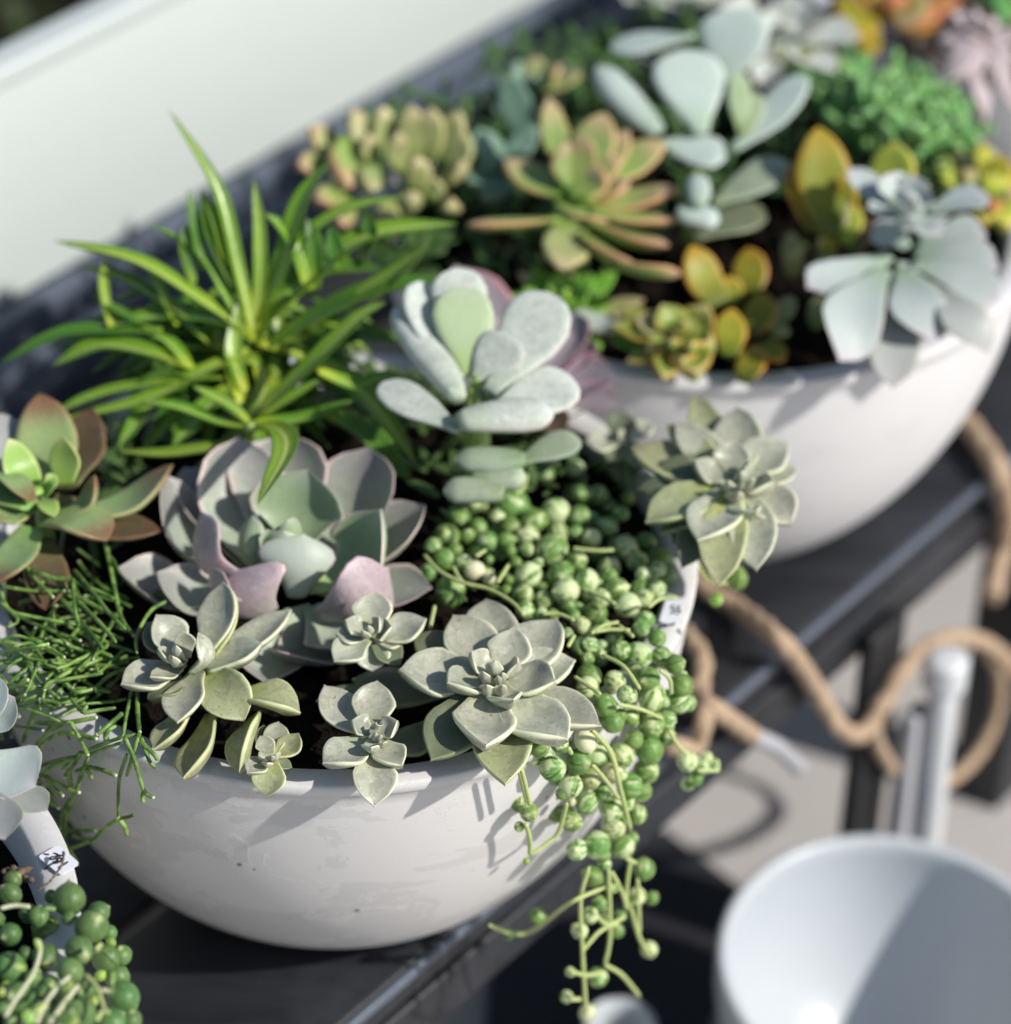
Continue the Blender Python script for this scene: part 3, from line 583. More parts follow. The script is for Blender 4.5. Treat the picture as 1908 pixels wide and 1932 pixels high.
for pts, W, b, m in [
 ([A,(960,730),(880,400),(665,90)],50,'A',GRASS), ([A,(900,850),(780,660),(590,540)],52,'A',GRASS), ([A,(840,860),(560,680),(215,608)],70,'A',GRASS),
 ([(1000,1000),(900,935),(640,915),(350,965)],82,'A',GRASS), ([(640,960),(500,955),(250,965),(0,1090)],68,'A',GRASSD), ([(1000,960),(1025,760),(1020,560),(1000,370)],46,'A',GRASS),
 ([A,(1060,840),(1170,650),(1350,500),(1600,430)],58,'A',GRASS), ([(1010,920),(1120,650),(1180,450),(1300,290)],84,'A',GRASS), ([(1220,800),(1190,650),(1120,560),(1045,500)],62,'A',GRASS),
 ([(1080,900),(1250,740),(1450,590),(1800,540)],100,'A',GRASS), ([(1020,980),(1100,860),(1280,740),(1510,720)],95,'A',GRASSD), ([(1040,1040),(1200,930),(1420,820),(1620,775),(1800,790)],100,'A',GRASSD),
 ([(1200,960),(1400,820),(1560,720),(1690,620)],64,'A',GRASS), ([(1010,960),(1050,870),(1140,815),(1155,885)],50,'A',GRASS), ([(1010,1010),(1200,1060),(1450,1220),(1640,1480)],92,'A',GRASS),
 ([(1020,1290),(1200,1100),(1400,910),(1520,850)],74,'B',GRASS), ([B_,(1200,1315),(1395,1235)],74,'B',GRASS), ([(1020,1300),(1150,1220),(1272,1145)],44,'B',GRASS),
 ([(1015,1100),(1030,1200),(900,1400),(750,1520)],82,'A',GRASS), ([(980,1040),(820,1110),(560,1240),(240,1315)],74,'A',GRASS),
 ([(800,1150),(560,1180),(380,1220),(190,1300)],64,'A',GRASS), ([B_,(860,1325),(700,1270),(550,1240)],54,'B',GRASS), ([(985,1400),(830,1425),(650,1450),(470,1440)],64,'B',GRASS),
 ([(640,1220),(560,1280),(515,1350),(465,1425)],52,'A',GRASS), ([(930,1170),(820,1260),(680,1420)],84,'A',GRASS), ([(1250,1280),(1420,1370),(1620,1560)],80,'B',GRASSD),
 ([(930,800),(830,600),(790,400)],50,'A',GRASSD), ([(800,720),(770,560),(740,400)],50,'A',GRASSD), ([(900,700),(860,560),(800,430)],56,'A',GRASS), ([(760,780),(735,640),(735,540)],52,'A',GRASSD),
 ([(760,920),(600,830),(480,760),(320,710)],66,'A',GRASSD), ([(440,960),(405,800),(415,670)],44,'A',GRASS), ([(700,940),(620,790),(560,670)],48,'A',GRASS),
 ([(760,1110),(600,1050),(400,1020),(210,1100)],92,'A',GRASS), ([(740,1100),(660,1020),(560,970)],64,'A',GRASS), ([(600,960),(450,880),(360,830)],46,'A',GRASSD),
 ([(1240,800),(1240,640),(1210,520)],62,'A',GRASSD), ([(1340,720),(1320,640),(1300,550)],60,'A',GRASSD), ([(1430,700),(1460,600),(1440,500)],66,'A',GRASSD), ([(1450,860),(1600,720),(1680,620)],64,'A',GRASS),
 ([(1250,1120),(1400,1190),(1500,1160),(1615,1150)],66,'B',GRASS), ([(1300,1040),(1420,985),(1620,1010)],80,'A',GRASSD), ([(950,1250),(915,1080),(942,830)],56,'A',GRASS), ([(965,1200),(930,1080),(868,1000)],50,'A',GRASS),
 ([(880,1150),(760,1150),(650,1130),(520,1180)],50,'A',GRASSD), ([(1100,1000),(1230,1030),(1330,990),(1420,960)],60,'A',GRASSD), ([(1010,1340),(1050,1500),(1160,1590)],60,'B',GRASSD), ([(980,1320),(900,1250),(760,1180)],50,'B',GRASS)]:
    strap(pts, W, b, m, zoff=14, wide=True)
for _ in range(70):
    a = random.uniform(0, 2*math.pi); b0 = random.choice([(1000, 1000), (950, 1080), (1120, 1040), (985, 1335), (860, 1040), (1080, 1180)]); L = random.uniform(200, 400)
    t = (b0[0]+L*math.cos(a), b0[1]-L*.55*math.sin(a)+random.uniform(-20, 50))
    if t[0] > 1450 or t[1] > 1440: continue
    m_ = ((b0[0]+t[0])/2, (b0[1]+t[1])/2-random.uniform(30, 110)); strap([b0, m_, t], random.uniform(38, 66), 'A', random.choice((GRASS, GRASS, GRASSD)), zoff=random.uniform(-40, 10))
strap([B_, (1070, 1350), (1108, 1440), (1017, 1644)], 80, 'B', GRASS, dz=210, zoff=20, wide=True)
for pts in ([(1000,985),(1010,1150),(1000,1300)], [(985,1335),(990,1420),(995,1500)]):
    tube('stem', [at(*px('c1', *q), (190-130*i)*.000215) for i, q in enumerate(pts)], .0028, STEMG, gp)

# ------------------------------------------------------------------ stick plant (thin leafless branching stems)
rp = empty('stick_plant', at(252, 1232, .0), 'tangled plant of thin leafless green sticks spilling over the left of the bowl', 'plant')
E1 = [[(1230,300),(1180,520),(1145,740)], [(1145,740),(900,830),(700,930),(570,1050)], [(1160,740),(1250,950),(1340,1240),(1430,1310)],[(1340,1250),(1325,1300),(1335,1350)],[(1180,900),(1110,1150),(1100,1490)],[(1100,1500),(1180,1490),(1250,1465)],[(1110,1510),(1160,1580),(1185,1660)],[(1100,1500),(960,1600),(860,1700),(650,1785)],[(680,1660),(760,1690),(860,1695)],[(820,930),(720,1200),(620,1480),(585,1720)],[(650,1320),(580,1450),(560,1610)],[(585,1720),(650,1800),(720,1930)],[(1280,300),(1280,500),(1300,700)],[(1300,700),(1270,800),(1180,1110)],[(1150,740),(1290,720)],[(820,910),(1000,840),(1140,790)],[(650,590),(740,750),(820,910)],[(650,590),(450,700),(330,830),(340,980)],[(700,710),(560,710),(400,800),(350,900),(380,1000)],[(370,1110),(480,1020),(600,970),(760,900)],[(360,1020),(520,960),(700,920)],[(370,1120),(290,1260),(190,1360)],[(190,1360),(130,1380),(60,1390)],[(190,1360),(185,1540),(215,1670)],[(350,1240),(440,1420),(550,1600)],[(550,1600),(545,1680),(550,1740)],[(560,1610),(890,1610)],[(400,1170),(420,1290),(550,1405)],[(410,1200),(490,1300),(480,1370)],[(250,60),(150,220),(110,450),(110,740)],[(0,30),(250,60),(560,35),(800,60),(1120,100)],[(950,10),(610,150),(410,300)],[(410,290),(470,230),(640,200),(960,150)],[(530,0),(560,80),(610,150)],[(1180,100),(1020,170),(880,290)],[(880,290),(930,350)],[(660,380),(770,520)],[(770,520),(930,490),(1080,470)],[(770,520),(810,450)],[(400,290),(240,310),(140,440)],[(130,460),(330,510),(560,600)],[(0,620),(200,640),(400,680)],[(820,1020),(950,1050),(1080,1100)],[(200,880),(250,1040),(360,1110)],[(320,860),(310,960),(370,1100)],[(980,760),(1010,680),(1080,640)],[(350,420),(280,600),(210,800)],[(410,1100),(520,1160),(640,1230),(740,1260)],[(430,1120),(500,1220),(590,1290)],[(600,230),(700,320),(860,300)],[(450,140),(560,190),(680,320)],[(330,610),(600,610),(900,560)],[(740,720),(820,745),(900,760)],[(640,1040),(650,1130),(660,1220)],[(1310,740),(1390,960),(1449,1030)],[(1300,780),(1430,900),(1470,960)],[(750,880),(690,1000),(600,1110)],[(860,1140),(800,1040),(700,1060)],[(1140,520),(1000,640),(900,720)],[(0,430),(120,470),(180,560)],[(0,260),(120,280),(260,210)]]
C3 = [[(265,900),(270,1100),(330,1300),(420,1520)],[(240,920),(235,1100),(260,1260)],[(305,742),(235,800),(265,890)],[(265,890),(310,870),(290,845)],[(0,1235),(230,1330),(420,1520)],[(190,1390),(330,1440),(410,1450),(600,1520),(710,1570)],[(0,1490),(200,1520),(400,1520)],[(655,1220),(700,1450),(750,1680),(830,1800)],[(460,1390),(570,1520),(680,1660),(780,1760)],[(455,1440),(460,1600),(490,1740)],[(1030,1585),(930,1650),(850,1800),(850,1910)],[(0,1520),(60,1640),(200,1680),(470,1730)],[(75,1660),(300,1760),(500,1830)],[(490,1740),(660,1840),(830,1900)],[(420,1520),(560,1600),(750,1690)],[(240,1480),(310,1440)],[(10,1830),(110,1800),(280,1860),(400,1932)],[(470,1570),(640,1740),(720,1840)],[(720,1740),(790,1770)],[(0,1910),(200,1870),(300,1850)],[(0,1590),(110,1700),(40,1750)],[(150,1290),(180,1400),(330,1560)],[(330,1640),(340,1760),(420,1850)],[(540,1750),(600,1880),(700,1932)],[(340,1540),(500,1700),(640,1880)]]
def stick(P, r): 
    tube('stem', P, r, STICK, rp, n=max(8, 6*len(P)), k=7, wob=.09, taper=.85)
    if random.random() < .5:   # pale growing tip
        V, F = tube_geo([P[-1]-nrm(P[-1]-P[-2])*.0008, P[-1]+nrm(P[-1]-P[-2])*.0004], r*.8, 4, 6); mesh_obj('growing_tip', V, F, STEMP, rp)
for i, l in enumerate(E1):
    dz = random.uniform(0, .008); P = [drape(*px('e1', *q), zs=.010+dz, off=.006+dz*.8) for q in l]; stick(P, random.uniform(.00078, .00108))
for i, l in enumerate(C3):
    dz = random.uniform(.012, .026); P = [drape(*px('c3', *q), zs=dz) for q in l]; stick(P, random.uniform(.00075, .00105))
def grow(u, v, a, n, zs, d=0):
    P = [(u, v)]; k = random.uniform(-.12, .12)
    for _ in range(n):
        L = random.uniform(17, 33); a += k+random.uniform(-.12, .12); u += L*math.cos(a); v -= L*math.sin(a); P.append((u, v))
    if u < -40 or v > 1560: return
    Q = [drape(*q, zs=zs+.001*i*(d == 0), off=.006+zs*.3) for i, q in enumerate(P)]; stick(Q, random.uniform(.00065, .0009))
    if d < 2 and random.random() < .6:
        for sg in ((-1, 1) if random.random() < .5 else (random.choice((-1, 1)),)): grow(u, v, a+sg*random.uniform(.35, .8), random.randint(1, 3), zs, d+1)
for i in range(36):
    grow(random.uniform(150, 262), random.uniform(1130, 1320), random.uniform(2.5, 4.1), random.randint(3, 5), random.uniform(-.002, .014))
for i in range(16):
    grow(random.uniform(30, 140), random.uniform(1200, 1330), random.uniform(2.2, 4.4), random.randint(2, 3), random.uniform(0, .014), 1)

# ------------------------------------------------------------------ string of pearls, centre bowl
sp = empty('string_of_pearls', at(1085, 1150, .0), 'variegated cream and green string of pearls trailing over the right rim of the centre bowl', 'succulent')
D8 = [(370,205,75),(470,120,50),(300,320,80),(215,380,55),(280,460,70),(185,545,58),(320,660,98),(430,320,50),(490,265,60),(545,350,65),(685,255,62),(660,345,55),(690,410,40),(720,480,40),(790,400,48),(700,130,105),(840,230,85),(800,320,65),(970,170,88),(1110,200,72),(980,290,65),(1090,290,45),(945,405,98),(1100,470,65),(800,555,80),(1005,555,88),(1030,655,85),(1160,590,75),(1240,610,50),(680,585,32),(770,675,62),(895,717,66),(590,650,40),(665,650,38),(400,480,55),(470,530,65),(560,580,40),(1345,645,75),(1410,740,80),(1515,830,60),(1505,550,50),(1590,520,55),(1590,640,60),(1480,640,60),(1510,700,60),(1050,750,50),(1095,770,55),(1130,865,54),(1215,790,74),(1040,915,36),(1170,985,62),(1160,1070,45),(1250,1040,30),(1470,1055,95),(1370,1020,65),(1615,1060,67),(1700,1105,62),(1740,1230,74),(1590,940,60),(1490,880,55),(1170,1180,82),(1165,1245,70),(1330,1210,70),(1405,1290,64),(1530,1190,78),(1560,1310,88),(1720,1330,78),(1270,1355,74),(1365,1415,45),(1420,1420,60),(780,770,60),(1410,390,65),(1130,60,60),(1190,330,60),(880,800,45),(610,200,50),(560,460,30),(350,400,45),(1080,800,40),(1250,700,60),(1300,560,50),(1190,680,60),(950,800,40),(860,480,35),(1270,860,35),(1460,1150,45)]
C5 = [(1420,890,77),(1220,880,65),(1410,1030,78),(1400,1140,67),(1370,1250,57),(1350,1370,52),(1505,870,50),(1570,780,60),(1080,980,66),(1135,1050,66),(1045,1090,70),(905,1130,71),(1270,1060,67),(1000,1220,62),(1170,1250,46),(1100,1180,62),(1220,1150,60),(1080,1310,62),(1310,1220,70),(1215,1340,69),(950,1265,30),(1005,1305,25),(830,1010,60),(940,1000,50),(1005,1410,56),(780,1360,50),(730,1435,28),(1610,1090,56),(1690,1125,43),(1655,1185,42),(1760,1125,24),(1230,1420,66),(1500,960,55),(1330,980,50),(1290,1310,50)]
C8 = [(750,780,76),(650,890,88),(540,920,64),(805,900,72),(630,1075,62),(740,1125,52),(930,1030,66),(890,1190,53),(975,1200,42),(670,1225,45),(615,1300,50),(710,1290,35),(790,1300,35),(555,1390,50),(770,1390,46),(960,1500,50),(310,1310,50),(140,1410,34),(500,1630,32),(660,1660,60),(480,1775,38),(600,1870,50),(700,1000,40),(245,985,20),(860,850,40),(690,950,45),(840,1240,30),(700,1330,32)]
HANG = np.array(at(1225, 1330, -.01))
def hang(u, v, zs=.004, off=.006):
    """inside the rim: on the pearls' own mound; beyond it: hanging straight down from the rim"""
    if u < 1075 and v > 1380 or u < 1040 : return drape(u, v, zs, off)
    d = ray(u, v); p = CAM_LOC+d*(zs-CAM_LOC[2])/d[2]
    if np.hypot(*p[:2]) < R1-.006: return p
    # vertical sheet just outside the bowl
    th = math.radians(-44); nv = np.array([math.cos(th), math.sin(th), 0]); t = ((R1+.004)-CAM_LOC@nv)/(d@nv); q = CAM_LOC+d*t
    return q if q[2] < zs else p
def kindof(r, cr=.035):
    x = random.random(); return 'y' if r < 8 else ('c' if x < cr else 'v')
cream = {(470,530),(560,580),(1100,1180),(1220,1150)}
PEARL_POS = []
for tf, LST in (('d8', D8), ('c5', C5), ('c8', C8)):
    for x, y, r in LST:
        u, v = px(tf, x, y); p = hang(u, v, random.uniform(.004, .010) if tf == 'd8' else .006); rr = r*TF[tf][2]*dep(p)/FPX
        if tf == 'd8' and y < 600: p = at(u, v, .010)
        pearl(sp, p, rr, 'c' if (x, y) in cream else kindof(r*TF[tf][2])); PEARL_POS.append((u, v))
for x, y, r in [(960,1120,48),(1000,1260,48),(1080,1350,60),(930,1230,45),(1230,1400,60),(1170,1330,50),(880,1100,40),(860,1000,42),(1010,1170,40),(1130,1410,50),(1250,1480,55),(1060,1200,38),(900,1300,40),(1180,1480,50),(1090,1130,35),(720,1020,50),(960,1380,44),(1010,1440,50)]:
    p = at(*px('c6', x, y), random.uniform(.000, .006)); pearl(sp, p, r*.4276*dep(p)/FPX, 'v' if random.random() < .6 else 'g')
for _ in range(130):      # deeper layer of pearls under the listed ones
    b0 = random.choice(PEARL_POS); u = b0[0]+random.uniform(-28, 28); v = b0[1]+random.uniform(-22, 26)
    if v > 1560 or u < 860: continue
    p = hang(u, v, -.002, .002); p = p+FW*.006; pearl(sp, p, random.uniform(9, 19)*dep(p)/FPX, kindof(12))
def pst(tf, pts, r=.0008, mat=STEM, zs=.012, root=sp, fn=hang, dz=.0):
    P = []
    for q in pts:
        u, v = px(tf, *q); p = fn(u, v, zs); P.append(p-FW*dz)
    return tube('stem', P, r, mat, root, n=6*len(pts)+4, k=7, wob=.05)
for l in [[(165,430),(260,530),(400,600),(560,640),(700,720),(770,800)], [(1070,390),(1160,400),(1250,405),(1320,400)], [(1250,1040),(1380,1110),(1480,1250)], [(1345,1340),(1480,1370),(1620,1430)],[(1180,910),(1260,860),(1350,840)],[(1200,900),(1300,885),(1420,890)],[(1530,750),(1600,700),(1700,690)],[(1170,650),(1240,680),(1330,730)],[(1600,1130),(1660,1190),(1670,1280)],[(1350,860),(1440,930)],[(400,600),(370,560),(340,500)],[(610,600),(680,490)],[(880,790),(980,790),(1080,830)],[(1040,990),(1080,920)],[(230,740),(200,880)],[(1080,1170),(1240,1280)],[(1080,1290),(1180,1340)],[(720,60),(770,20),(790,-60)],[(480,440),(540,400)]]:
    pst('d8', l, .00085, dz=.008)
for l in [[(1110,920),(1200,1030),(1250,1200),(1310,1440)], [(740,1120),(765,1220),(785,1310)],[(1510,920),(1550,990),(1600,1045)],[(1110,1100),(1180,1180),(1250,1280)],[(985,1010),(1000,1040)],[(1660,1130),(1770,1130)]]:
    pst('c5', l, .0009, dz=.010)
for l in [[(630,220),(740,350),(790,560),(850,800)],[(850,960),(830,1100),(820,1250)],[(200,440),(230,560),(250,640)],[(240,760),(265,850),(265,940)],[(265,945),(360,880),(430,810),(480,640)],[(610,1010),(560,1200),(570,1500),(590,1850)],[(700,1130),(500,1220),(300,1370),(180,1400),(30,1350)],[(720,1010),(730,1400),(700,1580)],[(700,1580),(800,1640),(900,1760)],[(850,1250),(900,1420),(960,1520)],[(570,1500),(620,1440),(680,1380),(820,1300)],[(890,1080),(900,1400)],[(630,1270),(700,1340),(780,1350)],[(740,1040),(800,1160),(830,1260)],[(500,1780),(560,1780)],[(500,1620),(600,1640),(700,1620)],[(880,990),(820,960)]]:
    pst('c8', l, .00095, STEM, dz=.004)
# lone pearl and bud under the upright rosette
o = pearl(sp, atd(1390, 1092, dep(at(1390, 1060, .0))), .0048, 'v'); o = pearl(sp, atd(1352, 1132, dep(at(1352, 1100, .0))), .0030, 'y')
tube('stem', [atd(1300, 1040, 1.33), atd(1340, 1095, 1.32), atd(1380, 1100, 1.32)], .0008, STEM, sp)

# ------------------------------------------------------------------ lower left bowl: green pearls and a blue rosette
gpz = .004
sg = empty('string_of_pearls', at(60, 1820, -.005), 'plain green string of pearls with large beads in the lower left bowl', 'succulent')
E2 = [(690,690,168),(985,820,115),(910,965,170),(1090,1020,80),(785,1200,146),(1060,1280,145),(1215,1245,106),(700,1405,137),(1230,1660,167),(1130,1510,130),(865,1580,97),(125,495,97),(100,640,120),(385,860,105),(230,870,100),(100,1040,118),(400,1010,135),(450,1270,142),(100,1370,162),(190,1670,165),(325,1480,92),(500,1530,80),(430,1620,82),(800,1830,157),(700,1650,135),(510,1850,112),(1110,1940,162),(520,1730,62),(690,880,72),(510,660,70),(1105,1120,52),(1310,1890,112),(310,1850,64),(100,1900,80),(20,1780,80),(1200,1770,140),(640,1790,110),(930,1700,60),(900,1900,110),(-60,900,110),(250,1230,70),(60,1560,60),(1000,1450,60)]
for x, y, r in E2:
    u, v = px('e2', x, y); z = .006 if x < 620 else .010
    p = at(u, v, z) if x < 900 or y < 1000 else at(u, v, -.006)
    if x in (230, 400, 1130, 1200) : p = p+FW*.012
    pearl(sg, p, r*.1893*dep(p)/FPX, 'y' if r < 62 else 'g')
for l, m in [([(385,1090),(400,1200),(330,1430),(180,1650),(50,1860)],STEMP),([(700,1450),(540,1600),(440,1750),(360,1930)],STEMP),([(780,1540),(640,1720),(490,1930)],STEMP),([(850,1440),(960,1560),(1040,1780),(1090,1820)],STEM),([(0,780),(150,750),(300,765)],STEMP),([(450,780),(550,785)],STEMG),([(950,1190),(1010,1130)],STEM),([(1010,1590),(1080,1600)],STEMP),([(1125,1420),(1115,1540)],STEMG),([(960,1900),(1020,1800)],STEM)]:
    P = [at(*px('e2', *q), .020) for q in l]; tube('stem', P, .00082, m, sg, n=6*len(P)+4, k=8, wob=.05)
for tx, ty, bx, by, W in [(350,1075,400,1190,55),(140,1345,250,1370,70),(720,1510,620,1590,80),(790,1745,690,1700,60),(780,1900,580,1870,150),(260,1780,310,1930,130),(340,1820,430,1720,70),(30,1580,-30,1640,90)]:
    b0 = at(*px('e2', bx, by), .021); T = at(*px('e2', tx, ty), .024); V, F, UV = leaf_geo([b0, (b0+T)/2, T], W*.1893*.00019, b0+np.array([0, -.1, .2]), 'sed', th=.5, cup=0)
    mesh_obj('leaf_bud', V, F, SEDI, sg, UV)
rosette('blue_echeveria', 'pale blue grey rosette cut off by the left edge of the picture', 'e1', (-330, 900), .030, [
 (330,1200,620,-20,(-250,900,0),.10), (40,1700,420,-30,(-200,1150,-10),.05,BLD), (135,368,420,60,(-300,700,20),.16), (440,1430,300,-46,(-100,1150,-30),.05,BLD), (-40,150,400,90,None,.1)], BLU, 'ech', qh=160, cup=.30)
for pts in ([(20,420),(110,400),(160,440),(240,400),(325,375)], [(180,430),(240,480),(330,500)], [(490,520),(560,430),(620,330),(635,210)], [(490,520),(430,560),(380,600)], [(240,440),(200,400),(120,380)]):
    o = tube('dry_twig', [at(*px('e2', *q), .004+.003*(i > 1)) for i, q in enumerate(pts)], .0005 if pts[0][0] == 490 else .0011, TWIG, n=20, k=5, wob=.5)
    tag(o, {20: 'crumbly brown twig on the soil above the topmost green bead', 180: 'short brown twig beside the inner rim of the lower left bowl', 490: 'thin dark twig bending across the price label', }.get(pts[0][0], 'small dark twig on the lower left soil') if pts[1] != (430,560) else 'little dark root crumb at the foot of the label twig', 'twig')

# ------------------------------------------------------------------ bowl behind: sedums, cotyledon, rosettes (out of focus)
K = 'sed'
rosette('orange_sedum', 'pointed orange edged sedum rosette left in the bowl behind', 'd2', (1370, 590), .045, [
 (1050,415,190,20,None,.05), (1250,130,130,110,(1340,480,20),.05), (1330,330,170,90,None,.1), (1480,440,190,60,(1390,600,20),.2), (1510,200,200,100,(1400,480,30),.1), (1620,280,150,80,None,.1), (1790,340,180,50,(1460,520,10),.1),
 (1845,545,170,30,(1400,600,5),.1), (1620,520,170,40,None,.1), (1850,690,130,4,(1440,650,0),.05), (1800,810,150,-10,(1430,700,0),.05), (1520,700,140,-2,(1290,610,0),.05), (1310,920,210,-30,(1340,700,-10),.05,OLI), (1660,910,140,-30,(1400,760,-10),.05),
 (1860,940,120,-40,(1560,900,-30),.05), (880,715,120,0,(1300,690,-5),.02), (1410,300,130,105,None,.1), (1580,400,140,60,None,.1)], ORA, K, qh=120, stem=(.05, .004))
rosette('olive_sedum', 'cluster of blunt olive sedum leaves beside the pale board', 'd2', (640, 560), .030, [
 (350,180,130,110,(420,420,30),.05), (490,170,120,120,(500,400,30),.05), (620,165,140,130,(620,420,30),.05), (710,175,130,130,(700,420,30),.05), (840,190,140,120,(760,430,30),.05), (150,260,150,70,(330,420,10),.1,ORA), (330,540,190,30,(320,330,60),.1,ORA),
 (100,440,120,40,(250,430,20),.1,ORA), (180,600,120,10,(300,560,10),.1,ORA), (440,560,110,30,(440,440,50),.1), (520,720,110,-20,(520,600,0),.1), (860,420,120,70,(740,520,20),.1), (640,400,120,90,(640,560,30),.1), (560,290,110,110,(560,480,30),.1), (730,500,130,50,(700,600,20),.1),
 (820,600,120,20,(760,640,0),.1), (620,560,120,60,(600,650,10),.1), (860,280,130,90,(800,500,20),.1), (300,720,110,-10,(330,600,0),.1,ORA), (420,300,110,90,(440,450,30),.1)], OLI, K, qh=200, th=.4)
rosette('teal_sedum', 'dark blue green leaves between the olive and orange sedums', 'd2', (1030, 480), .030, [
 (1040,20,150,120,(1140,330,30),.05), (930,270,150,60,None,.05), (1200,260,120,60,None,.1), (1010,400,170,30,None,.1), (880,520,150,0,None,.1), (1130,380,120,50,None,.1), (960,600,140,-10,None,.1), (1100,60,90,110,(1150,300,30),.05)],
 leafmat('teal_leaf', (.12,.22,.14), (.18,.30,.22), (.28,.38,.24), None, mottle=.3), K, qh=120)
rosette('grey_cotyledon', 'large felted grey paddle leaved plant in the bowl behind', 'd1', (480, 640), .055, [
 (640,40,330,150,(620,380,40,1),.03), (420,228,330,110,(510,600,20,1),.04), (40,300,170,90,(320,600,10,1),.02,None,'rod'), (100,215,170,80,(480,160,110,1),.0), (970,340,190,80,(650,680,0,1),.02,None,'pad'), (625,700,260,-10,(330,640,0,1),.02),
 (885,720,210,-14,(560,920,-40,1),.02,COTD), (790,940,190,-70,(480,1080,-80,1),.0,GRD), (500,790,110,20,(500,930,0,1),0,None,'rod'), (590,1000,130,-30,(400,960,-20,1),0,None,'rod'), (680,330,110,90,(690,620,10,1),.0,COTG), (760,420,100,60,(700,640,10,1),.0,COTG)],
 leafmat('grey_felt_leaf', (.36,.46,.36), (.42,.50,.46), (.46,.54,.49), (.60,.64,.60), .15, .6, .65, .15, 0, .1, spec=.15), 'pad', qh=110, stem=(.06, .004))
rosette('golden_sedum', 'upright golden sedum with tall orange leaf beside the blue rosette', 'd3', (1010, 600), .030, [
 (960,30,270,170,(1030,560,20),.03), (850,190,190,110,(960,540,20),.03), (1160,420,120,60,(1090,600,10),.05,LIM), (1220,470,130,40,(1130,640,0),.05,SEDR), (1010,560,70,20,(1020,660,0),.05), (1330,100,240,120,(1330,420,30),.05,LIM), (1080,260,120,120,(1090,520,20),.05)], GOL, K, qh=220, stem=(.04, .003))
rosette('golden_sedum', 'small golden sedum with orange tips near the front rim of the back bowl', 'd3', (540, 1060), .012, [
 (340,610,190,100,(480,900,20),.06), (620,620,170,70,(620,850,10),.06), (700,840,160,40,(610,1050,0),.1), (540,920,150,50,(530,1150,0),.1), (650,1100,150,10,(600,1270,-10),.1), (790,1180,110,-10,(690,1080,0),.05), (830,540,110,60,(840,760,0),.05,OLI), (830,860,120,0,(760,1000,-10),.05,OLI), (810,1010,110,-10,(720,1040,-10),.05,OLI), (960,860,110,0,(960,1010,-20),.05,OLI), (520,760,110,50,(560,900,0),.05), (1000,560,90,40,(980,680,0),.05,OLI)], GOL, K, qh=200)
rosette('jade_rosette', 'glossy green jade rosette touching the inner rim of the back bowl', 'd3', (290, 1080), .014, [
 (420,900,200,40,None,.3), (190,900,170,40,None,.2), (60,960,160,10,None,.1,OLI), (440,1080,160,30,None,.2), (360,1240,200,0,None,.1), (200,1260,150,-10,None,.1), (120,1120,120,10,None,.1), (300,990,110,40,None,.2), (240,1070,100,50,None,.2), (340,1090,110,46,None,.2), (290,1170,120,20,None,.2), (-60,1000,120,0,None,.1), (0,900,120,10,None,.1), (20,1180,100,-20,None,.1)], JAD, 'gra', qh=90, th=.3)
rosette('trailing_green_plant', 'low fresh green leaves in shade left in the back bowl', 'd2', (1330, 1120), .008, [
 (1290,930,110,60,None,.1), (1130,1010,100,30,None,.1), (1420,1000,120,50,None,.1), (1540,1060,120,20,None,.1), (1180,900,100,50,None,.1), (1050,1040,90,30,None,.1), (1400,1180,110,10,None,.1), (1490,1290,90,-10,None,.1), (1620,1180,140,20,None,.1,SIL), (1450,940,110,50,None,.1), (1240,1060,90,40,None,.1), (1560,930,110,40,None,.1), (1690,1060,120,10,None,.1,OLI), (1330,1010,90,60,None,.1), (1700,1300,100,-20,(1530,1200,0),.05), (1110,930,90,10,None,.1,OLI)],
 leafmat('fresh_green_leaf', (.14,.30,.03), (.20,.42,.05), (.24,.46,.08), None, mottle=.3, sss=.2), K, qh=120, th=.2)
rosette('blue_rosette', 'powder blue rosette hanging over the right rim of the back bowl', 'd3', (1340, 690), .040, [
 (1330,1310,220,-110,(1320,760,-20),-.05,BLD), (1800,1140,200,-60,(1500,800,-10),-.1,BLD), (1530,1090,270,-50,(1380,730,0),-.08), (1065,1180,270,-60,(1290,730,0),-.08), (905,820,230,0,(1310,660,0),.05), (1850,880,220,-30,(1420,700,0),-.05), (1850,720,200,0,(1430,640,0),-.05), (1790,560,190,20,(1450,580,0),.0), (1235,500,170,30,(1400,620,10),.05), (1500,980,160,-40,(1400,720,0),-.05), (1440,740,110,0,None,.1)], BLU, 'ech', qh=100, cup=.2, th=.10)
rosette('blue_rosette', 'smaller powder blue rosette rising above the hanging one', 'd3', (1390, 440), .060, [
 (1115,230,150,30,None,.1), (1280,265,160,50,None,.1), (1450,270,140,50,None,.1), (1800,370,220,20,(1500,450,0),.0), (1600,470,170,0,None,.1), (1300,500,130,0,None,.1), (1200,420,120,10,None,.1), (1500,330,140,40,None,.1), (1400,340,110,60,None,.2), (1350,400,90,50,None,.2), (1440,400,90,50,None,.2), (1400,460,90,40,None,.3), (1560,560,150,-10,None,.05), (1400,540,120,0,None,.1)], BLU, 'ech', qh=70, cup=.25, th=.10)
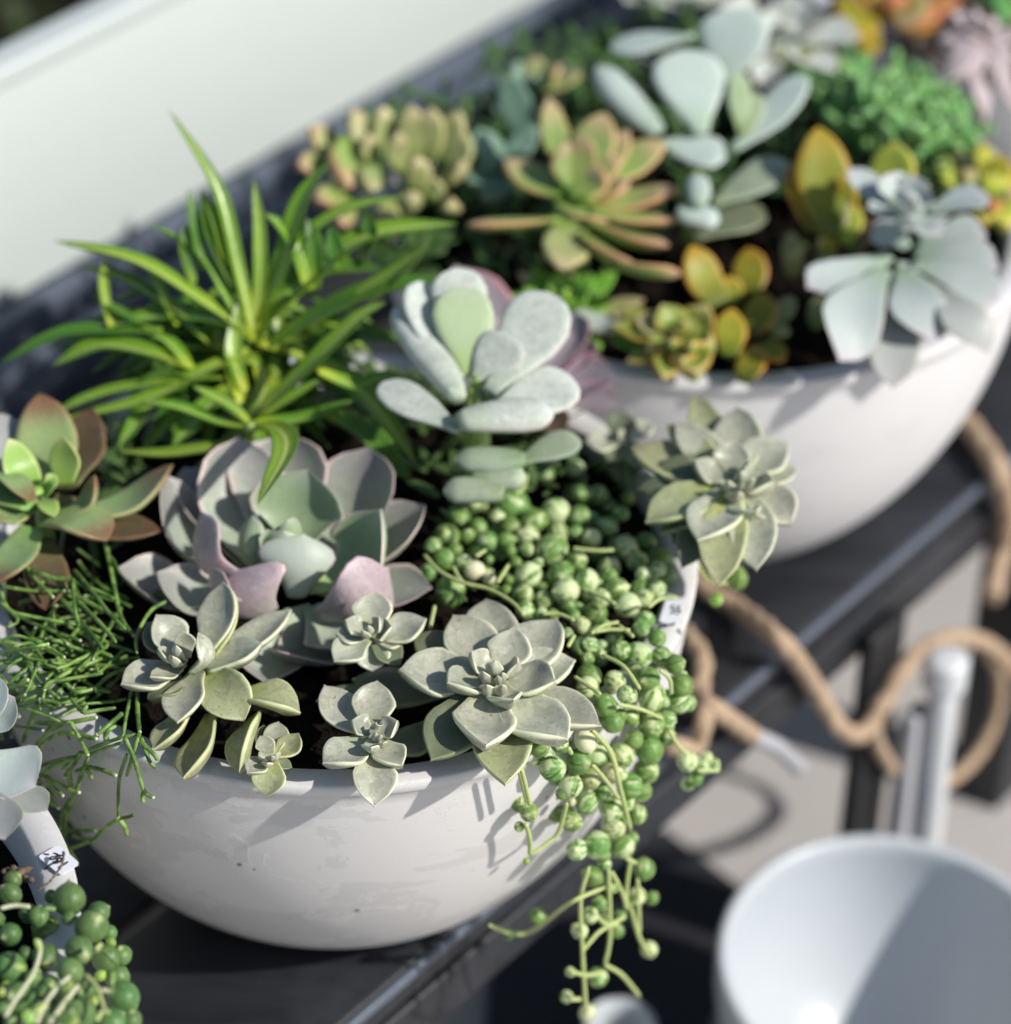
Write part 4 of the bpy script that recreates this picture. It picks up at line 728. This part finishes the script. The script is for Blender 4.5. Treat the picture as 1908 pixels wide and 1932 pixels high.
# mint green mound of bead leaves
mg = empty('green_mound_plant', at(*px('d1', 1330, 560), .0), 'rounded mound of small fresh green leaves at the back right', 'succulent')
V, F, UV = leaf_geo([np.array([0, 0, 0.]), np.array([.5, 0, -.08]), np.array([1., 0, 0])], .8, np.array([.5, 0, 5.]), 'pad', th=.45, n=14, m=10)
me = bpy.data.meshes.new('leaf'); me.from_pydata(V.tolist(), [], [tuple(int(i) for i in f) for f in F]); me.update(); me.materials.append(MINT); me.polygons.foreach_set('use_smooth', [True]*len(me.polygons))
ul = me.uv_layers.new(name='UVMap'); li = np.empty(len(me.loops), dtype=np.int32); me.loops.foreach_get('vertex_index', li); ul.data.foreach_set('uv', np.asarray(UV)[li].ravel())
cnt = 0
while cnt < 290:
    a = random.uniform(0, 6.283); r = math.sqrt(random.random()); x = 1330+430*r*math.cos(a)+random.uniform(-20, 20); y = 510+210*r*math.sin(a)
    y += (x-1330)*.28
    z = .016+.034*(1-r*r); p = at(*px('d1', x, y), z)
    shared('leaf', me, mg, p, random.uniform(.008, .0125), Euler((random.uniform(-.6, .6), random.uniform(-1.3, -.1), random.uniform(0, 6.28)))); cnt += 1
rosette('silver_rosette', 'silvery rosette with brownish edges at the top in the back bowl', 'd1', (850, 170), .045, [
 (600,30,200,40,None,.1), (1230,170,190,10,(900,170,0),.05), (1000,20,180,50,None,.1), (830,20,160,60,None,.1), (700,260,170,0,None,.1), (1120,330,160,-20,None,.05), (960,300,160,-20,None,.05,GRY), (1060,120,150,30,None,.1), (760,120,150,40,None,.1), (780,390,120,-30,None,.05), (900,110,110,60,None,.2), (640,160,140,10,None,.1)], SIL, 'ech', qh=80, th=.1)
rosette('lime_sedum', 'yellow green sedum with orange tips at the right edge of the picture', 'd1', (1830, 900), .020, [
 (1770,640,110,60,None,.1), (1880,700,120,50,None,.1,GOL), (1650,660,100,30,None,.1,ORA), (1560,760,110,20,None,.1), (1900,840,120,20,None,.1,ORA), (1780,1000,130,-10,None,.1), (1900,1020,130,-10,None,.1), (1700,760,110,30,None,.1,ORA), (1840,780,120,40,None,.1), (1960,760,120,30,None,.1), (1820,930,90,20,None,.1,RED), (1780,720,110,40,None,.1,GOL), (1620,560,90,50,(1650,800,0),.05,ORA), (1950,950,120,0,None,.1)], LIM, K, qh=150, th=.4)
# farthest bowl
rosette('red_sedum', 'orange red sedum leaves at the top edge in the farthest bowl', 'd1', (1330, 60), .030, [
 (1220,180,200,0,(1230,-40,30),.05,GOL), (1080,20,160,20,None,.1), (1420,130,200,0,(1440,-40,30),.05,ORA), (1600,60,200,10,None,.1), (1500,-40,180,40,None,.1), (1280,-80,180,60,None,.1,GOL), (1680,0,160,20,None,.1), (1270,250,130,-20,(1240,60,0),.05,GOL), (1180,-20,160,40,None,.1), (1380,-20,160,60,None,.1), (1560,130,120,-10,None,.1,GOL), (1120,80,120,0,None,.1)], RED, K, qh=150, th=.3)
rosette('mauve_plant', 'mauve narrow leaved plant drooping at the top right corner', 'd1', (1790, 160), .035, [
 (1640,60,110,40,None,.1), (1600,380,110,-30,None,-.1), (1700,420,110,-40,None,-.1), (1790,560,110,-70,(1740,330,-20),-.05), (1820,80,110,50,None,.1), (1900,260,110,0,None,.0), (1880,420,100,-40,None,-.1), (1700,140,110,20,None,.1), (1580,180,100,0,None,.0), (1740,50,100,50,None,.1), (1860,150,100,20,None,.1), (1950,150,100,10,None,.1), (1640,260,100,-10,None,.0), (1830,330,100,-20,None,-.05), (1930,500,90,-60,(1850,300,-20),-.05)], MAU, K, qh=100, th=.3)
rosette('green_shoot', 'bright green leaves in the top right corner behind the mauve plant', 'd1', (1880, 20), .030, [(1890,110,90,0,(1860,-60,20),0), (1760,10,110,0,None,0), (1940,60,100,0,None,0), (1820,-40,110,20,None,0)], MINT, K, qh=100)
rosette('pale_echeveria', 'pale mint rosette at the top edge beside the board', 'd1', (330, -60), .040, [
 (170,10,170,0,None,.1), (420,40,230,-20,None,.0), (560,-20,200,0,None,.1), (290,-10,200,10,None,.1), (100,-40,150,10,None,.1), (640,20,160,-10,None,.1)], COT, 'ech', qh=80)

# ------------------------------------------------------------------ rope, rods, pots on the right
def rope(name, pts, r, label, end=None):
    V, F = tube_geo(pts, r, 60, 12, wob=.03); o = mesh_obj(name, V, F, ROPE)
    return tag(o, label, 'rope', 'jute rope lying along the bench')
def PB(u, v): # on the bench top or hanging in front of it
    p = at(u, v, BZ+.009)
    if p@BN < -.082:
        d = ray(u, v); t = (-.090-CAM_LOC@BN)/(d@BN); p = CAM_LOC+d*t
    return p
def PF(u, v, k=-.10):
    d = ray(u, v); t = (k-CAM_LOC@BN)/(d@BN); return CAM_LOC+d*t
rr_ = .0046
rt = empty('jute_rope', PB(1480, 1200), 'long tan jute rope coming from under the bowl and coiling off the bench edge', 'rope')
tube('strand', [PB(1250, 1050), PB(1330, 1108), PB(1400, 1150), PB(1480, 1215), PB(1540, 1300), PF(1585, 1372), PF(1625, 1385), PF(1665, 1330), PF(1720, 1245), PF(1790, 1205), PF(1860, 1215), PF(1925, 1270)], rr_, ROPE, rt, n=360, k=18, wob=.02, lobes=3)
tube('strand', [PF(1652, 1340, -.099), PF(1655, 1400, -.100), PF(1700, 1465, -.100), PF(1770, 1482, -.100), PF(1840, 1430, -.099), PF(1880, 1350, -.098), PF(1885, 1270, -.097), PF(1860, 1225, -.096)], .0036, ROPE, rt, n=280, k=18, wob=.02, lobes=3)
rt2 = empty('jute_rope', PB(1320, 1300), 'short rope loop behind the pearls ending in white tape', 'rope')
tube('strand', [PB(1290, 1190), PB(1325, 1240), PB(1322, 1300), PB(1330, 1350), PB(1310, 1410), PB(1262, 1405)], .0044, ROPE, rt2, n=240, k=18, wob=.02, lobes=3)
tube('strand', [PB(1300, 1300), PB(1345, 1335), PB(1420, 1388)], .0046, ROPE, rt2, n=120, k=18, wob=.02, lobes=3)
tube('tape_end', [PB(1416, 1386), PB(1470, 1412), PB(1512, 1452)], .0044, GREYP, rt2, n=20, k=12)
rt3 = empty('jute_rope', at(1880, 900, BZ), 'thick jute rope hanging from under the back bowl at the right edge', 'rope')
tube('strand', [PB(1800, 770), PB(1850, 830), PB(1890, 900), PB(1902, 990), PB(1885, 1060), PF(1872, 1130)], .0056, ROPE, rt3, n=200, k=18, wob=.02, lobes=3)
# white rod and grey post
o = empty('white_rod', PF(1745, 1700, -.14), 'white painted rod with rounded top standing in the rope coil', 'rod')
a, b_ = PF(1785, 1262, -.115), PF(1735, 1720, -.115)
b_ = a+(b_-a)*((GZ-a[2])/(b_[2]-a[2])) if b_[2] > GZ else b_
tube('shaft', [a, b_], .0075, WHITEP, o, n=12, k=20)
V, F = tube_geo([a-np.array([0,0,.012]), a-np.array([0,0,.004]), a+np.array([0,0,.008])], .0115, 12, 20); mesh_obj('knob', V, F, WHITEP, o)
p0 = PF(1712, 1480, -.104); o = empty('grey_post', (p0[0], p0[1], GZ), 'short grey post beside the white rod', 'post')
topz = PF(1712, 1355, -.104)[2]; box('shaft', (p0[0], p0[1], (topz+GZ)/2), BD*.009, BN*.005, np.array([0, 0, (topz-GZ)/2]), GREYP, o, .003)
box('foot_plate', (p0[0], p0[1], GZ+.002), BD*.014, BN*.009, np.array([0, 0, .002]), GREYP, o, .0008)
# dark post under the bench front (leg seen between the ground and the rail)
pl = PF(1642, 1400, -.088); o = empty('dark_leg_post', (pl[0], pl[1], GZ), 'black square post between the bench edge and the empty bowl', 'post')
box('shaft', (pl[0], pl[1], (GZ+BZ-.03)/2), BD*.016, BN*.004, np.array([0, 0, (BZ-.03-GZ)/2]), BLACK, o, .002)
box('foot_plate', (pl[0], pl[1], GZ+.003), BD*.020, BN*.007, np.array([0, 0, .003]), BLACK, o, .001)
# empty bowl
ec = np.array([0, 0, 0.]); er = .088
C_ = at(1690, 1828, -.300)
root = empty('empty_bowl', (C_[0], C_[1], GZ), 'large empty smooth white bowl at the lower right', 'bowl')
prof = [(.028, -.108)]+[(er*math.sin(t)**.9, -.11+.11*(1-math.cos(t))) for t in np.linspace(.35, 1.5708, 20)]+[(er-.001, .001), (er-.003, .002), (er-.005, .001)]+[((er-.006)*math.sin(t)**.9, -.104+.104*(1-math.cos(t))) for t in np.linspace(1.5708, .1, 20)]
o = lathe('body', prof, np.zeros(3), CERA, None, 96)
o.parent = root; o.location = (0, 0, C_[2]-GZ); o.rotation_euler = (R(6), R(3), 0)
lathe('saucer', [(.03, 0.0005), (.05, .0005), (.056, .012), (.053, .012), (.048, .004), (.002, .004)], np.array([C_[0], C_[1], GZ]), CERA, root, 64)
# small white pot at the bottom edge
pc = at(1170, 1930, -.33); root = empty('small_white_pot', (pc[0], pc[1], GZ), 'small round white pot half cut by the bottom edge under the pearls', 'pot')
prof = [(.012, -.0895), (.0135, -.0885), (.0165, -.05), (.0175, -.002), (.0178, 0), (.0165, .0008), (.0150, 0), (.0145, -.01), (.012, -.08), (.001, -.081)]
lathe('body', prof, pc, CERA, root, 48)
# dark flat sheet laid on the concrete
q = [at(u, v, GZ+.004) for u, v in ((930, 1770), (1250, 1560), (1420, 1690), (1290, 2100), (900, 2200))]
V = q+[p-np.array([0, 0, .003]) for p in q]; n = len(q); F = [tuple(range(n))[::-1]]+[(i, i+n, (i+1) % n+n, (i+1) % n) for i in range(n)]
o = mesh_obj('dark_ground_sheet', V, F, SHEETM, smooth=False); tag(o, 'dark flat sheet on the concrete below the hanging pearls', 'mat')

# low dark growth filling the gaps in the back bowl
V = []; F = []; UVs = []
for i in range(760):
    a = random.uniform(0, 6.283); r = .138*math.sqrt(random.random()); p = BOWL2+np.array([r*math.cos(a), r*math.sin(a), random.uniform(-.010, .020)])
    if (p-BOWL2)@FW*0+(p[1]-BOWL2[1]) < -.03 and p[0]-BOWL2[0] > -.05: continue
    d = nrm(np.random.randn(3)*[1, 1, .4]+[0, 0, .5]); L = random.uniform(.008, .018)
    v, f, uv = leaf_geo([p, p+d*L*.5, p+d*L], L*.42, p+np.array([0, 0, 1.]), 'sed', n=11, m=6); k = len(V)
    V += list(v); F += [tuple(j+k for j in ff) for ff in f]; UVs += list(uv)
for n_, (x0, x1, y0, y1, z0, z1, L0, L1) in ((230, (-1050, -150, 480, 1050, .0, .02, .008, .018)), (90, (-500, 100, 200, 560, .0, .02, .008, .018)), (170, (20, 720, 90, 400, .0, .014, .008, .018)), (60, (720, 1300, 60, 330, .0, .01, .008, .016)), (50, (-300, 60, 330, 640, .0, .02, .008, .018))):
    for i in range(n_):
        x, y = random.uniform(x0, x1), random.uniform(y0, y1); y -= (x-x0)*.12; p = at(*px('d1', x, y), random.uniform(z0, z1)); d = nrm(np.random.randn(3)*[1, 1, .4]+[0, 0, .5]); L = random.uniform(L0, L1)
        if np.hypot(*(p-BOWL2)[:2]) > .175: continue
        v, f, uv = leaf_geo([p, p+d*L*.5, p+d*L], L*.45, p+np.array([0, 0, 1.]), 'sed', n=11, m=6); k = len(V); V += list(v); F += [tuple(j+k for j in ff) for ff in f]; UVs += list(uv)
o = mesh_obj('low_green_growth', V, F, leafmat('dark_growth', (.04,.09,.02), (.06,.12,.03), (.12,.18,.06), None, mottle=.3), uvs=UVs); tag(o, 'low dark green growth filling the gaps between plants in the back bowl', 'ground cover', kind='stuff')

rosette('teal_sedum', 'grey green narrow rosette at the back rim beside the felted plant', 'd2', (1180, 110), .030, [
 (1020,30,100,40,None,.1), (1100,-40,110,50,None,.1), (1300,-20,120,60,None,.1,ORA), (1400,20,110,40,None,.1,OLI), (1050,120,120,10,None,.1), (1320,130,110,20,None,.1,GRD), (1200,-60,110,60,None,.1,OLI), (980,90,110,10,None,.05), (1180,20,90,60,None,.2), (1120,220,130,-10,None,.1), (1280,220,120,0,None,.1,GRD), (1000,200,120,-10,None,.05)],
 bpy.data.materials['teal_leaf'], K, qh=120)
rosette('olive_sedum', 'dim olive rosette spilling over the left rim of the back bowl', 'd2', (560, 800), .012, [
 (400,740,120,10,None,.1), (450,900,120,-30,None,.0), (560,640,120,50,None,.1), (700,760,130,20,None,.1), (690,900,120,-10,None,.1), (500,680,110,40,None,.1), (580,960,130,-40,None,0), (780,830,120,0,None,.1), (640,680,110,40,None,.1), (380,830,120,-20,None,0), (740,980,110,-20,None,.1), (820,720,110,10,None,.1)],
 bpy.data.materials['dark_growth'], K, qh=120, th=.2)

V = []; F = []; UVs = []
for i in range(300):
    x, y = random.uniform(1380, 2000), random.uniform(20, 470); p = at(*px('d1', x, y), random.uniform(-.004, .018)); d = nrm(np.random.randn(3)*[1, 1, .4]+[0, 0, .5]); L = random.uniform(.008, .018)
    if np.hypot(*(p-BOWL4)[:2]) > .185: continue
    v, f, uv = leaf_geo([p, p+d*L*.5, p+d*L], L*.4, p+np.array([0, 0, 1.]), 'sed', n=11, m=6); k = len(V); V += list(v); F += [tuple(j+k for j in ff) for ff in f]; UVs += list(uv)
o = mesh_obj('low_brown_growth', V, F, leafmat('brown_growth', (.07,.05,.035), (.10,.07,.05), (.16,.12,.09), None, mottle=.4), uvs=UVs); tag(o, 'low dull brown growth under the mauve plant in the farthest bowl', 'ground cover', kind='stuff')

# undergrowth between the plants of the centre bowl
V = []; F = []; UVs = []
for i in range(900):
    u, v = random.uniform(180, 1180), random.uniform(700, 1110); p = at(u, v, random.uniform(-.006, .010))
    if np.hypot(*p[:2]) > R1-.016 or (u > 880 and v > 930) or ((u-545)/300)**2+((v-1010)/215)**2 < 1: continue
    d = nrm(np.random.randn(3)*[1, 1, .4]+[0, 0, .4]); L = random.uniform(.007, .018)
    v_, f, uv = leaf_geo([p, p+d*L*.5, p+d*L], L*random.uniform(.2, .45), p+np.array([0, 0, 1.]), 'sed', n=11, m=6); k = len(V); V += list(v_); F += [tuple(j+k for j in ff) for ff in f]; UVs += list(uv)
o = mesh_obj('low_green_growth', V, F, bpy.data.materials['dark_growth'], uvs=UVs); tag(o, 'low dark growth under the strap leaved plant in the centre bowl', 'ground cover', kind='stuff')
